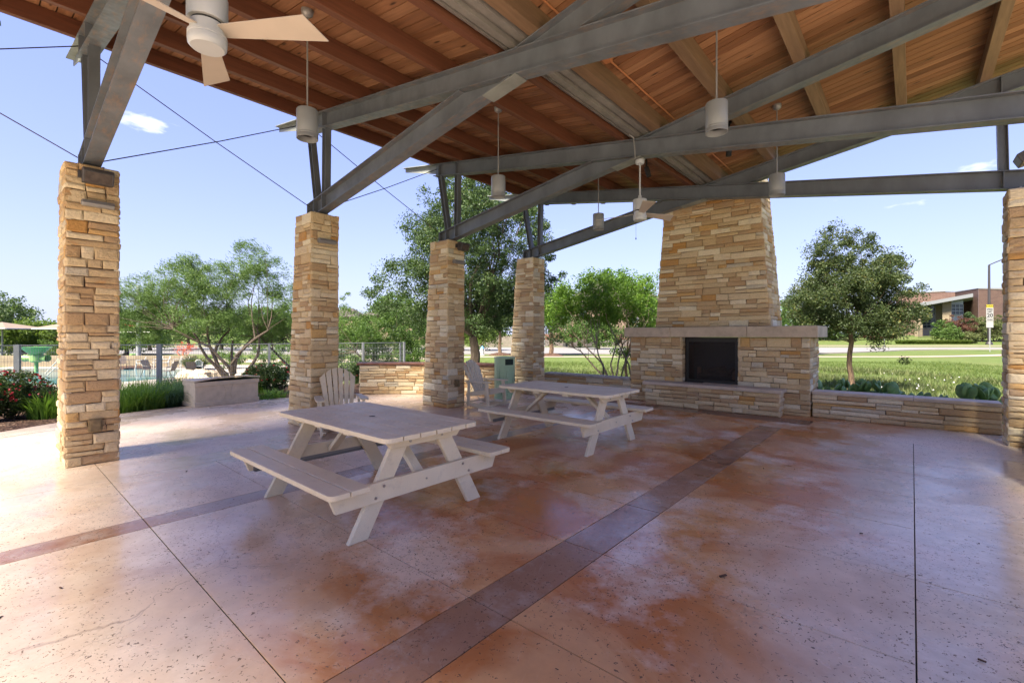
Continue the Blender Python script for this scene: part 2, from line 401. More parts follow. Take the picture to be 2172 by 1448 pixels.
    c = m.mix(m.map(scr, .60, .72, 0, .28), c, (.70, .56, .45, 1))
    c = m.mix(m.map(m.noise(6, 8, .72, vec=p2), .35, .68, .80, 1.0), (.20, .11, .07, 1), c)
    m.col(c)
    wet = m.map(m.noise(.75, 4, .55, vec=m.comb(m.math('ADD', x, 11.), y, 0.)), .38, .62, 0, 1, True)
    rr = m.math('ADD', m.map(wet, 0, 1, .42, .16), m.math('MULTIPLY', m.math('SUBTRACT', fine, .5), .16))
    rr = m.math('MAXIMUM', rr, m.math('MULTIPLY', pt, .8)); m.rough(rr)
    h = m.math('ADD', m.math('MULTIPLY', m.noise(7, 5, .55, vec=p2), 1.0), m.math('MULTIPLY', m.noise(34, 4, .6, vec=p2), .35))
    h = m.math('SUBTRACT', h, m.math('MULTIPLY', pt, .5))
    m.bump(h, .22, .008)
    return m.m
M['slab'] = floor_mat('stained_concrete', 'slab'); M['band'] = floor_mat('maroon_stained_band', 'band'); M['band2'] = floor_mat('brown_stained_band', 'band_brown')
M['joint'] = simple('joint_filler', (.008, .006, .005), .9)

def foliage(name, cols, trans=.35, rough=.55):
    m = Mat(name, rough, spec=.3)
    big = m.noise(1.1, 3, .5)
    a = m.math('ADD', m.math('MULTIPLY', m.isl, .75), m.math('MULTIPLY', m.map(big, .3, .7), .25))
    c = m.ramp(a, [(0, cols[0]), (.45, cols[1]), (.8, cols[2]), (1, cols[3] if len(cols) > 3 else cols[2])])
    m.col(c)
    tr = m.n('ShaderNodeBsdfTranslucent'); m.l(m.mix(.5, c, (cols[2][0] * 1.3, cols[2][1] * 1.4, cols[2][2] * .6, 1)), tr.inputs[0])
    mx = m.n('ShaderNodeMixShader'); mx.inputs[0].default_value = trans
    m.l(m.b.outputs[0], mx.inputs[1]); m.l(tr.outputs[0], mx.inputs[2]); m.l(mx.outputs[0], m.out.inputs[0])
    return m.m
M['oak'] = foliage('live_oak_leaves', [(0.024, 0.048, 0.018), (0.043, 0.077, 0.026), (0.070, 0.112, 0.035), (0.124, 0.155, 0.054)])
M['crape'] = foliage('bright_tree_leaves', [(0.044, 0.093, 0.014), (0.079, 0.160, 0.022), (0.127, 0.225, 0.030), (0.214, 0.274, 0.049)], .45)
M['cedar'] = foliage('round_tree_leaves', [(0.023, 0.038, 0.014), (0.042, 0.065, 0.022), (0.070, 0.094, 0.029), (0.149, 0.122, 0.035)])
M['willow'] = foliage('feathery_leaves', [(0.046, 0.084, 0.020), (0.072, 0.130, 0.030), (0.109, 0.176, 0.042), (0.167, 0.225, 0.076)], .45)
M['midtree'] = foliage('mid_green_leaves', [(0.031, 0.064, 0.015), (0.056, 0.108, 0.024), (0.095, 0.165, 0.035), (0.147, 0.217, 0.052)], .4)
M['lime'] = foliage('pale_green_leaves', [(0.049, 0.086, 0.020), (0.086, 0.139, 0.026), (0.132, 0.192, 0.040), (0.185, 0.238, 0.066)], .45)
M['rose'] = foliage('rose_leaves', [(0.020, 0.044, 0.015), (0.035, 0.075, 0.022), (0.070, 0.106, 0.031), (0.141, 0.088, 0.044)])
M['blade'] = foliage('strap_leaves', [(0.059, 0.126, 0.021), (0.101, 0.202, 0.029), (0.160, 0.277, 0.042), (0.252, 0.353, 0.084)], .4)
M['blueblade'] = foliage('blue_green_blades', [(0.042, 0.092, 0.046), (0.071, 0.143, 0.063), (0.109, 0.193, 0.084), (0.168, 0.252, 0.126)], .35)
M['redbush'] = foliage('red_brown_leaves', [(0.044, 0.020, 0.017), (0.082, 0.034, 0.024), (0.119, 0.052, 0.034), (0.074, 0.067, 0.030)], .3)
M['redleaf'] = foliage('coral_red_twigs', [(.35, .06, .04), (.48, .10, .07), (.55, .15, .10), (.6, .2, .14)], .3)
M['olive'] = foliage('olive_shrub_leaves', [(0.048, 0.069, 0.025), (0.081, 0.105, 0.036), (0.121, 0.137, 0.048), (0.161, 0.177, 0.073)], .35)
M['meadow'] = foliage('meadow_blades', [(.052, .085, .018), (.078, .122, .025), (.115, .155, .038), (.17, .175, .065)], .4)
M['cactus'] = simple('cactus_pads', (.12, .235, .07), .55, var=.25, scale=9, bump=.3, bscale=40)
M['petal'] = simple('red_petals', (.34, .02, .028), .5, var=.3, scale=30)
M['petal_white'] = simple('white_petals', (.75, .73, .72), .6)
M['petal_yellow'] = simple('yellow_petals', (.75, .52, .05), .6)
def bark(name, c):
    m = Mat(name, .9, spec=.2); x, y, z = m.xyz()
    v = m.comb(m.math('MULTIPLY', x, 5.), m.math('MULTIPLY', y, 5.), z)
    g = m.noise(5, 6, .65, vec=v); m.col(m.mix(m.map(g, .35, .65), tuple(q * .5 for q in c) + (1,), tuple(q * 1.3 for q in c) + (1,))); m.bump(g, .8, .03)
    return m.m
M['bark'] = bark('dark_bark', (.085, .065, .05)); M['bark_pale'] = bark('pale_bark', (.24, .185, .14)); M['bark_mid'] = bark('brown_bark', (.135, .09, .06))
def ground_mat():
    m = Mat('lawn', .9, spec=.2); x, y, z = m.xyz()
    a = m.noise(.12, 5, .6); b = m.noise(1.4, 6, .65); c3 = m.noise(14, 5, .7)
    c = m.mix(m.map(b, .3, .7), (.062, .098, .020, 1), (.115, .150, .036, 1))
    c = m.mix(m.map(a, .45, .7, 0, .5), c, (.125, .125, .045, 1))
    c = m.mix(m.map(c3, .35, .7, .0, .5), c, (.030, .048, .012, 1))
    m.col(c); m.bump(m.math('ADD', b, c3), .6, .05); return m.m
M['lawn'] = ground_mat()
def mulch():
    m = Mat('bark_mulch', .95, spec=.2); v = m.vor(28, out='Color'); d = m.vor(28)
    s_ = m.n('ShaderNodeSeparateColor'); m.l(v, s_.inputs[0])
    m.col(m.ramp(s_.outputs[0], [(0, (.022, .013, .009)), (.5, (.06, .033, .022)), (.85, (.10, .055, .036)), (1, (.2, .14, .10))])); m.bump(d, .9, .03); return m.m
M['mulch'] = mulch()
M['road'] = simple('pale_road_concrete', (.165, .16, .158), .9, var=.07, scale=.7)
M['walk'] = simple('tan_sidewalk', (.28, .225, .18), .9, var=.08, scale=2)
M['kerb'] = simple('kerb_concrete', (.19, .18, .165), .9, var=.08, scale=2)
M['pooldeck'] = simple('pale_pool_deck', (.27, .245, .21), .85, var=.07, scale=1)
def water():
    m = Mat('pool_water', .06, spec=.5); f = m.noise(2.2, 4)
    m.col(m.mix(m.map(f, .35, .65), (.035, .15, .19, 1), (.08, .21, .24, 1))); m.bump(m.noise(5, 3), .15, .02); return m.m
M['water'] = water()
M['green'] = simple('lime_green_fibreglass', (.11, .27, .09), .4)
M['greenlt'] = simple('pale_green_fibreglass', (.18, .31, .10), .4)
M['whiteplastic'] = simple('white_resin', (.42, .40, .37), .5)
M['brownsling'] = simple('brown_sling', (.22, .17, .13), .6)
M['canvas'] = simple('tan_canvas', (.17, .13, .095), .8)
M['redcanvas'] = simple('red_canvas_edge', (.55, .12, .05), .7)
M['housebrick'] = simple('tan_house_brick', (.17, .12, .088), .9, var=.15, scale=3)
M['shingle'] = simple('brown_shingles', (.06, .05, .042), .9, var=.2, scale=2)
M['fencewood'] = simple('grey_fence_boards', (.17, .145, .12), .9, var=.2, scale=2)
def brick(name, a, b_, mo, sc=1.):
    m = Mat(name, .9, spec=.2); x, y, z = m.xyz()
    t = m.n('ShaderNodeTexBrick'); t.inputs['Scale'].default_value = 1; t.inputs['Brick Width'].default_value = .45 * sc; t.inputs['Row Height'].default_value = .16 * sc
    t.inputs['Mortar Size'].default_value = .012; m.inp(t.inputs['Color1'], a); m.inp(t.inputs['Color2'], b_); m.inp(t.inputs['Mortar'], mo)
    m.l(m.comb(m.math('ADD', m.math('MULTIPLY', x, .76), m.math('MULTIPLY', y, .65)), z, 0.), t.inputs['Vector'])
    m.col(m.mix(m.map(m.noise(.7, 4), .3, .7, 0, .25), t.outputs['Color'], (*[q * .8 for q in a[:3]], 1))); return m.m
M['schoolbrick'] = brick('school_brick', (.095, .058, .05, 1), (.12, .074, .06, 1), (.17, .13, .1, 1), 2)
M['wallbrick'] = brick('red_wall_brick', (.13, .06, .05, 1), (.16, .085, .065, 1), (.16, .12, .1, 1), 1.4)
M['wallgrey'] = brick('grey_wall_brick', (.12, .10, .10, 1), (.155, .135, .13, 1), (.17, .16, .15, 1), 1.4)
M['schoolstone'] = brick('school_stone', (.23, .19, .13, 1), (.185, .15, .105, 1), (.11, .09, .07, 1), 2.2)
M['glassdark'] = simple('dark_window', (.045, .055, .07), .15, var=.3, scale=1)
M['mullion'] = simple('grey_mullion', (.30, .32, .35), .5)
M['canopy'] = simple('silver_canopy', (.13, .14, .15), .45)
M['signwhite'] = simple('sign_white', (.27, .27, .265), .5, var=.02)
M['signyellow'] = simple('sign_yellow', (.36, .30, .01), .5, var=.02)
M['signblack'] = simple('sign_black', (.02, .02, .02), .5)
M['blackpole'] = simple('black_pole', (.025, .022, .024), .5)
M['hydwhite'] = simple('hydrant_white', (.42, .42, .41), .5)
M['hydblue'] = simple('hydrant_blue', (.09, .25, .42), .5)
M['leafbrown'] = simple('dry_leaf', (.09, .045, .025), .8, var=.3)

# ------------------------------------------------------------------ ground
def smooth(a, b, x): x = np.clip((x - a) / (b - a), 0, 1); return x * x * (3 - 2 * x)
TT = [-400, 0, 9, 15, 24, 34, 40, 76, 90, 106, 130, 900]; ZZ = [-.3, -.3, -.32, -.72, -.8, -.62, -.5, -.5, .05, 1.36, 1.7, 1.9]
def gz(x, y):
    x = np.asarray(x, dtype=float); y = np.asarray(y, dtype=float)
    t = x * F[0] + y * F[1]; s = x * Rt[0] + y * Rt[1]
    z = np.interp(t, TT, ZZ)
    wgt = smooth(24, 14, np.hypot(s + 24, (t - 30))) * smooth(46, 41, t)
    return z * (1 - wgt) + (-1.0) * wgt
def gzs(x, y): return float(gz(x, y))
def strip(name, pts_a, pts_b, mat, dz, label_kind='structure', parent=None):
    """strip between two polylines in (s,t), draped on the ground"""
    V = []; Q = []
    n = len(pts_a); K = 6
    for i in range(n):
        for k in range(K + 1):
            q = k / K; s_ = pts_a[i][0] * (1 - q) + pts_b[i][0] * q; t_ = pts_a[i][1] * (1 - q) + pts_b[i][1] * q
            x, y = st(s_, t_); V.append((x, y, gzs(x, y) + dz))
    for i in range(n - 1):
        for k in range(K): a = i * (K + 1) + k; Q.append((a, a + 1, a + K + 2, a + K + 1))
    o = npmesh(name, V, Q, mat, parent); tag(o, kind=label_kind) if parent is None else None; return o
# terrain grid, denser near
ts = np.concatenate([np.linspace(-400, -40, 10), np.linspace(-30, 0, 8), np.linspace(3, 130, 128), np.linspace(145, 900, 14)])
ss = np.concatenate([np.linspace(-900, -120, 10), np.linspace(-110, 110, 150), np.linspace(120, 900, 10)])
TG, SG = np.meshgrid(ts, ss, indexing='ij')
GX = TG * F[0] + SG * Rt[0]; GY = TG * F[1] + SG * Rt[1]; GZ = gz(GX, GY) + (rng.random(GX.shape) - .5) * .05 * ((TG > 14) & (TG < 38))
nt_, ns_ = GX.shape
idx = np.arange(nt_ * ns_).reshape(nt_, ns_)
Q = np.stack([idx[:-1, :-1], idx[:-1, 1:], idx[1:, 1:], idx[1:, :-1]], -1).reshape(-1, 4)
ter = npmesh('lawn_ground', np.stack([GX, GY, GZ], -1).reshape(-1, 3), Q, M['lawn'], smooth=True); tag(ter, kind='structure')

# road, verges, sidewalks
def line(t_fn, s0=-110, s1=110, n=60): return [(s, t_fn(s)) for s in np.linspace(s0, s1, n)]
near_edge = lambda s: 48 + 15 * float(smooth(27, 62, s)) + 0.01 * s
far_edge = lambda s: 74 - .02 * s
strip('road', line(near_edge), line(far_edge), M['road'], .02)
kb = MB()
def kerb(fn, off, name):
    m = MB(); P0 = line(fn, n=80)
    for i in range(len(P0) - 1):
        (s0, t0), (s1, t1) = P0[i], P0[i + 1]
        a = st(s0, t0 + off); b = st(s0, t0 + off + .3); c = st(s1, t1 + off + .3); d = st(s1, t1 + off); z = -.5
        m.add([(*a, z - .1), (*b, z - .1), (*c, z - .1), (*d, z - .1), (*a, z + .13), (*b, z + .13), (*c, z + .13), (*d, z + .13)],
              [(4, 5, 6, 7), (0, 4, 7, 3), (1, 2, 6, 5)])
    tag(m.build(name, M['kerb'], fix=True), kind='structure')
kerb(near_edge, -.3, 'near_kerb'); kerb(far_edge, 0, 'far_kerb')
strip('sidewalk', line(lambda s: 41.6 + 9 * float(smooth(34, 70, s))), line(lambda s: 43.4 + 10 * float(smooth(34, 70, s))), M['walk'], .025)
strip('far_sidewalk', line(lambda s: 79.5), line(lambda s: 81), M['walk'], .03)

# ------------------------------------------------------------------ patio
slab_root = empty('patio_floor', (0, 0, 0)); slab_root['kind'] = 'structure'
CC = (-6.5, 3.2); CR = 5.15
def circ_x(y):
    d = CR * CR - (y - CC[1]) ** 2
    return CC[0] - math.sqrt(d) if d > 0 else None
base = MB(); ply = []
for a in np.linspace(0, 2 * math.pi, 64, endpoint=False): ply.append((CC[0] + (CR - .02) * math.cos(a), CC[1] + (CR - .02) * math.sin(a)))
base.prism(ply, -.35, -.0075, 'z'); base.build('joint_bed', M['joint'], slab_root, fix=True)
b2 = MB(); b2.box(-8.1, 2.6, -6.5, 10.4, -.34, -.0055); b2.build('joint_bed', M['joint'], slab_root)
G = .0032
def slab(x0, x1, y0, y1, mat, name='slab', g=G):
    m = MB(); m.box(x0 + g, x1 - g, y0 + g, y1 - g, -.12, 0); return m.build(name, mat, slab_root, bevel=.0015)
YJ = [-6.5, -4.85, -2.95, -1.05, .86, 1.83, 2.79, 3.755, 4.735, 5.66, 6.6, 7.53, 8.49]
XJ = [-6.29, -4.76, -4.50, -1.92, -1.60, .015]
for j in range(len(YJ) - 1):
    y0, y1 = YJ[j], YJ[j + 1]
    for i in range(len(XJ) - 1):
        x0, x1 = XJ[i], XJ[i + 1]
        band = (x1 - x0) < .4
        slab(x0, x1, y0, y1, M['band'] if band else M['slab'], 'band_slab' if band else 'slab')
for y0, y1 in ((-6.5, -2.95), (-2.95, 1.83), (1.83, 3.755), (3.755, 6.6), (6.6, 8.49)):
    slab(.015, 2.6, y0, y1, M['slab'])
for y0, y1 in ((-6.5, -2.95), (-2.95, .86), (.86, 3.755), (3.755, 6.6), (6.6, 8.49)):
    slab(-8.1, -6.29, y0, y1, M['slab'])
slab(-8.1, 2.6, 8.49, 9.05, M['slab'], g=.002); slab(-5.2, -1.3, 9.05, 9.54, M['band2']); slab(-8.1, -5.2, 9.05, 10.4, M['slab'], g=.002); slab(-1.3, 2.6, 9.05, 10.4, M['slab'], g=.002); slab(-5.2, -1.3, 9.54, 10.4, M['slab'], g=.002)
# apron outside the pillars, cut by the circle
for y0, y1 in ((-1.9, .86), (.86, 3.755), (3.755, 6.0), (6.0, 8.25)):
    ys = np.linspace(y0 + G, y1 - G, 14); pl = [(-8.1 - G, y0 + G), (-8.1 - G, y1 - G)]
    for y in ys[::-1]:
        cx_ = circ_x(y)
        if cx_ is not None: pl.append((min(cx_, -8.1 - 2 * G), float(y)))
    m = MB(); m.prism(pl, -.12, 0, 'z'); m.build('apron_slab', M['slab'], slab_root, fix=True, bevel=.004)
# rounded cut lines in the apron and at the near left
for (cx_, cy_, r_, a0, a1) in ((-8.15, 1.05, 2.1, 182, 262), (-4.4, -1.3, 1.55, 0, 62)):
    m = MB(); n = 26
    for i in range(n):
        a = R_(a0 + (a1 - a0) * i / (n - 1)); m.v += [(cx_ + (r_ - .006) * math.cos(a), cy_ + (r_ - .006) * math.sin(a), .0025), (cx_ + (r_ + .006) * math.cos(a), cy_ + (r_ + .006) * math.sin(a), .0025)]
        if i: k = 2 * i; m.f.append((k - 2, k - 1, k + 1, k))
    m.build('saw_cut', M['joint'], slab_root)

# paved court added unseen around the pavilion to bounce light under its roof
M['bounce_court'] = simple('pale_bounce_paving', (.60, .50, .37), .85, var=.08, scale=1.2)
for a, b, c_, d in ((2.62, 16, -16, 8.8), (-12, 2.6, -16, -6.52), (-12, -8.15, -6.5, -2.2)):
    cm = MB(); cm.box(a, b, c_, d, -.4, -.006); tag(cm.build('bounce_paving', M['bounce_court']), kind='structure')

# ------------------------------------------------------------------ masonry
def stone_mesh(P, U, N, u0, u1, z0, z1, d_in, d_out):
    """one block: P origin function (u,z)->point on face plane; N outward"""
    j = lambda a: (random.random() - .5) * a
    ww, hh = u1 - u0, z1 - z0; bv = min(.012, hh * .18, ww * .18)
    r = []
    for (u, z) in ((u0, z0), (u1, z0), (u1, z1), (u0, z1)): r.append((u + j(.013), z + j(.012)))
    vs = [P(u, z) + N * (-d_in) for u, z in r]
    vs += [P(u, z) + N * (d_out - bv * .9 + j(.004)) for u, z in r]
    cu, cz = (u0 + u1) / 2, (z0 + z1) / 2
    for u, z in r: 
        du = bv if u < cu else -bv; dzv = bv if z < cz else -bv
        vs.append(P(u + du * (1 + random.random()), z + dzv * (1 + random.random() * .6)) + N * (d_out + j(.007)))
    vs.append(P(cu + j(ww * .4), cz + j(hh * .3)) + N * (d_out + .001 + random.random() * .007))
    fs = []
    for k in range(4):
        q = (k + 1) % 4; fs += [(k, q, q + 4, k + 4), (k + 4, q + 4, q + 8, k + 8), (k + 8, q + 8, 12)]
    return vs, fs
def courses(z0, z1, hmin=.07, hmax=.155):
    out = []; z = z0
    while z < z1 - 1e-6:
        h = random.uniform(hmin, hmax); 
        if z1 - (z + h) < hmin: h = z1 - z
        out.append((z, z + h)); z += h
    return out
def cells(rows, span, wmin=.12, wmax=.42, own=None, split=.5, hole=None):
    """rows of (z0,z1) -> cells (u0,u1,z0,z1)"""
    out = []
    for k, (a, b) in enumerate(rows):
        u0, u1 = span((a + b) / 2)
        if own: u0 += own[0][k]; u1 -= own[1][k]
        u = u0
        segs = []
        while u < u1 - 1e-6:
            w_ = random.uniform(wmin, wmax) * (1 + .5 * (random.random() < .15))
            if u1 - (u + w_) < wmin * .7: w_ = u1 - u
            segs.append((u, u + w_)); u += w_
        for (p, q) in segs:
            if b - a > .105 and random.random() < split:
                c = a + (b - a) * random.uniform(.35, .65)
                if random.random() < .3 and q - p > .26:
                    mid = p + (q - p) * random.uniform(.35, .65); out += [(p, mid, a, c), (mid, q, a, c), (p, q, c, b)]
                else: out += [(p, q, a, c), (p, q, c, b)]
            else: out.append((p, q, a, b))
    if hole:
        res = []
        for (p, q, a, b) in out:
            hx0, hx1, hz0, hz1 = hole
            if q <= hx0 or p >= hx1 or b <= hz0 or a >= hz1: res.append((p, q, a, b)); continue
            if p < hx0 - .03: res.append((p, hx0, a, b))
            if q > hx1 + .03: res.append((hx1, q, a, b))
        out = res
    return out
JT = .003
class Masonry:
    def __init__(s, root): s.root = root; s.L = []
    def face(s, P, N, cl, vis=True, d_in=.05, omax=.024):
        N = Vector(N)
        for (p, q, a, b) in cl:
            if q - p < .02 or b - a < .015: continue
            v, f = stone_mesh(P, None, N, p + JT, q - JT, a + JT, b - JT, d_in, random.uniform(.002, omax) * random.random() ** .6)
            s.L.append((((q - p) * (b - a)) if vis else 0, v, f))
    def finish(s, limit=295, mat=None):
        mat = mat or M['stone']
        s.L.sort(key=lambda e: -e[0]); rest = MB(); k = 0
        for a, v, f in s.L:
            if a > 0 and k < limit: MB().add(v, f).build('stone', mat, s.root, fix=False); k += 1
            else: rest.add(v, f)
        if rest.v: o = rest.build('small_stones', mat, s.root); o['kind'] = 'stuff'

def pillar(y0, y1, xin, sgn, label, ztop=3.47, seed=1, vis=True):
    """sgn=-1: left row, inner face looks to +X and is upright, outer face leans"""
    random.seed(seed)
    root = empty('stone_pillar', (xin + sgn * .38, (y0 + y1) / 2, 0), 0, label, 'pillar', 'stone pillars carrying the pavilion roof')
    wb, wt = .83, .54
    xout = lambda z: xin + sgn * (wb + (wt - wb) * z / ztop)
    g = .022
    c = MB(); a = xin - sgn * -1 * 0
    xi = xin + sgn * g
    lo = [(xi, 0), (xout(0) - sgn * g, 0), (xout(ztop) - sgn * g, ztop - .02), (xi, ztop - .02)]
    c.prism(lo, y0 + g, y1 - g, 'y'); c.build('core', M['core'], root, fix=True)
    ms = Masonry(root); rows = courses(0, ztop); n = len(rows)
    ownA = [random.uniform(.07, .15) if k % 2 else 0 for k in range(n)]   # corner blocks belong to one face or the other
    # face towards -Y (near) : u runs along x
    xa, xb = (lambda z: min(xin, xout(z))), (lambda z: max(xin, xout(z)))
    ztx = lambda u, z: Vector((u, y0, z))
    cl = cells(rows, lambda z: (xa(z), xb(z)), .13, .36)
    ms.face(ztx, (0, -1, 0), cl, vis)
    # inner face
    nx = -sgn
    cl = cells(rows, lambda z: (y0 + .0, y1), .11, .34)
    ms.face(lambda u, z: Vector((xin, u, z)), (nx, 0, 0), cl, vis and sgn < 0 or (vis and sgn > 0))
    # outer and far faces
    cl = cells(rows, lambda z: (xa(z), xb(z)), .16, .4); ms.face(lambda u, z: Vector((u, y1, z)), (0, 1, 0), cl, False)
    cl = cells(rows, lambda z: (y0, y1), .15, .4); ms.face(lambda u, z: Vector((xout(z), u, z)), (sgn, 0, 0), cl, False)
    ms.finish()
    # top bed
    t = MB(); t.box(min(xin, xout(ztop)) + .03, max(xin, xout(ztop)) - .03, y0 + .03, y1 - .03, ztop - .03, ztop + .004); t.build('top_bed', M['cap'], root)
    return root
TY = [-4.8, -1.95, .845, 3.65, 6.5, 9.33]
XL, XR, CX = -7.2, .98, -3.1
plabels = {2: 'nearest stone pillar, on the left, with a dark floodlight near its top', 3: 'stone pillar behind the near rocking chair, second from the left', 4: 'stone pillar beside the far rocking chair, third from the left', 5: 'stone pillar next to the green litter bin, left of the fireplace'}
for i in (2, 3, 4, 5): pillar(TY[i] - .235, TY[i] + .235, XL, -1, plabels[i], seed=10 + i)
pillar(TY[5] - .235, TY[5] + .235, XR, 1, 'stone pillar at the right edge of the photo, right of the fireplace', seed=31)
pillar(TY[4] - .235, TY[4] + .235, XR, 1, 'stone pillar just outside the right edge of the photo', seed=32, vis=False)

# ---- fireplace
random.seed(77)
fp = empty('stone_fireplace', (-3.19, 10.4, 0), 0, 'big stone outdoor fireplace with tapering chimney, grey mantel and raised hearth', 'fireplace')
BX0, BX1, BY = -4.97, -1.41, 9.95
HX0, HX1, HZ0, HZ1 = -3.76, -2.64, .5, 1.46
c = MB(); g = .022
c.box(BX0 + g, HX0 - .02, BY + g, 10.95, 0, 1.455); c.box(HX1 + .02, BX1 - g, BY + g, 10.95, 0, 1.455); c.box(HX0 - .02, HX1 + .02, 10.55, 10.95, 0, 1.455); c.box(HX0 - .02, HX1 + .02, BY + g, 10.55, 0, .44)
c.build('core', M['core'], fp)
ms = Masonry(fp)
rows = courses(0, 1.455, .06, .14)
cl = cells(rows, lambda z: (BX0, BX1), .14, .42, hole=(HX0, HX1, HZ0 - .02, 1.5))
cl = [q for q in cl if not (q[0] > -4.5 and q[1] < -1.8 and q[3] < .44)]
ms.face(lambda u, z: Vector((u, BY, z)), (0, -1, 0), cl)
cl = cells(rows, lambda z: (BY, 10.95), .14, .4); ms.face(lambda u, z: Vector((BX1, u, z)), (1, 0, 0), cl)
cl = cells(rows, lambda z: (BY, 10.95), .14, .4); ms.face(lambda u, z: Vector((BX0, u, z)), (-1, 0, 0), cl, False)
cl = cells(rows, lambda z: (BX0, BX1), .2, .5); ms.face(lambda u, z: Vector((u, 10.97, z)), (0, 1, 0), cl, False)
# left and right reveals of the fire opening
rr = [r for r in courses(.5, 1.455, .06, .12)]
cl = [(BY, 10.13, a, b) for a, b in rr]; ms.face(lambda u, z: Vector((HX0, u, z)), (1, 0, 0), cl, omax=.008); ms.face(lambda u, z: Vector((HX1, u, z)), (-1, 0, 0), cl, omax=.008)
# hearth
HE0, HE1, HY = -4.42, -1.83, 9.55
hb = MB(); hb.box(HE0 + g, HE1 - g, HY + g, BY + .02, 0, .425); hb.build('hearth_core', M['core'], fp)
rows = courses(0, .43, .07, .12)
cl = cells(rows, lambda z: (HE0, HE1), .16, .42); ms.face(lambda u, z: Vector((u, HY, z)), (0, -1, 0), cl)
cl = cells(rows, lambda z: (HY, BY), .14, .3); ms.face(lambda u, z: Vector((HE1, u, z)), (1, 0, 0), cl); ms.face(lambda u, z: Vector((HE0, u, z)), (-1, 0, 0), cl, False)
for a, b in ((HE0 - .05, -3.35), (-3.35, -2.55), (-2.55, HE1 + .05)):
    m = MB(); m.box(a + .0015, b - .0015, HY - .05, BY - .002 if (a < HX0 - .3 or b > HX1 + .3) else BY + .17, .432, .497); m.build('hearth_slab', M['cap'], fp, bevel=.008)
# chimney
CB0, CB1, CT0, CT1 = -4.47, -2.11, -4.30, -2.32; CZ0, CZ1 = 1.68, 5.9
cy0 = lambda z: 10.22 + .03 * (z - CZ0); cy1 = lambda z: 11.28 - .05 * (z - CZ0)
k = lambda z: (z - CZ0) / (4.55 - CZ0)
cx0 = lambda z: CB0 + (CT0 - CB0) * k(z); cx1 = lambda z: CB1 + (CT1 - CB1) * k(z)
c = MB(); vs = []
for z in (CZ0 - .2, CZ1): vs += [(cx0(z) + g, cy0(z) + g, z), (cx1(z) - g, cy0(z) + g, z), (cx1(z) - g, cy1(z) - g, z), (cx0(z) + g, cy1(z) - g, z)]
c.add(vs, [(3, 2, 1, 0), (4, 5, 6, 7), (0, 1, 5, 4), (1, 2, 6, 5), (2, 3, 7, 6), (3, 0, 4, 7)]); c.build('chimney_core', M['core'], fp)
rows = courses(CZ0, CZ1, .065, .15)
lo_rows = [r for r in rows if r[0] < 4.6]; hi_rows = [r for r in rows if r[0] >= 4.6]
for rws, vis in ((lo_rows, True), (hi_rows, False)):
    ms.face(lambda u, z: Vector((u, cy0(z), z)), (0, -1, 0), cells(rws, lambda z: (cx0(z), cx1(z)), .16, .48), vis)
    ms.face(lambda u, z: Vector((cx1(z), u, z)), (1, 0, 0), cells(rws, lambda z: (cy0(z), cy1(z)), .14, .4), vis)
    ms.face(lambda u, z: Vector((cx0(z), u, z)), (-1, 0, 0), cells(rws, lambda z: (cy0(z), cy1(z)), .14, .4), False)
ms.face(lambda u, z: Vector((u, cy1(z), z)), (0, 1, 0), cells(rows, lambda z: (cx0(z), cx1(z)), .2, .5), False)
ms.finish(298)
for a, b in ((-5.06, -3.97), (-3.97, -2.44), (-2.44, -1.27)):
    m = MB(); m.box(a + .002, b - .002, 9.80, 11.05, 1.462, 1.675); m.build('mantel_block', M['mantel'], fp, bevel=.012)
fb = MB(); fb.box(HX0 + .02, HX0 + .05, 10.10, 10.5, .5, 1.45); fb.box(HX1 - .05, HX1 - .02, 10.10, 10.5, .5, 1.45); fb.box(HX0 + .05, HX1 - .05, 10.10, 10.5, 1.40, 1.45); fb.box(HX0 + .05, HX1 - .05, 10.5, 10.54, .5, 1.45); fb.box(HX0 + .05, HX1 - .05, 10.12, 10.5, .44, .51)
fb.build('firebox', M['firebox'], fp)
fm = MB()
for (a, b, c_, d) in ((HX0 + .05, HX0 + .09, .51, 1.40), (HX1 - .09, HX1 - .05, .51, 1.40), (HX0 + .09, HX1 - .09, 1.36, 1.40), (HX0 + .09, HX1 - .09, .51, .55)): fm.box(a, b, 10.095, 10.12, c_, d)
fm.build('screen_frame', M['firebox'], fp)
fsm = Mat('fire_mesh_screen', .6); fsm.col((.020, .012, .009, 1)); fsm.b.inputs['Alpha'].default_value = .3; M['mesh'] = fsm.m
m = MB(); m.box(HX0 + .09, HX1 - .09, 10.104, 10.108, .55, 1.36); m.build('mesh_screen', M['mesh'], fp)
lg = MB()
for (x0_, z0_, x1_, z1_, r) in ((-3.55, .62, -2.9, .66, .05), (-3.45, .70, -3.0, .82, .04), (-3.0, .60, -2.82, .80, .035), (-3.35, .78, -2.95, .70, .035)): lg.tube([(x0_, 10.35, z0_), ((x0_ + x1_) / 2, 10.33, (z0_ + z1_) / 2 + .01), (x1_, 10.36, z1_)], [r, r * 1.1, r * .9], 8)
lg.build('fire_log', M['log'], fp, smooth=True)
gr = MB()
for x in np.linspace(-3.5, -2.88, 9): gr.tube([(x, 10.2, .53), (x, 10.2, .62)], .006, 5)
gr.tube([(-3.52, 10.2, .62), (-2.86, 10.2, .62)], .007, 5); gr.build('grate', M['firebox'], fp)
for xx in (-3.56, -2.84):
    br = MB(); br.box(xx - .035, xx + .035, 10.4, 10.46, .56, .80); br.build('brick', simple('glowless_firebrick', (.16, .085, .045), .9), fp)

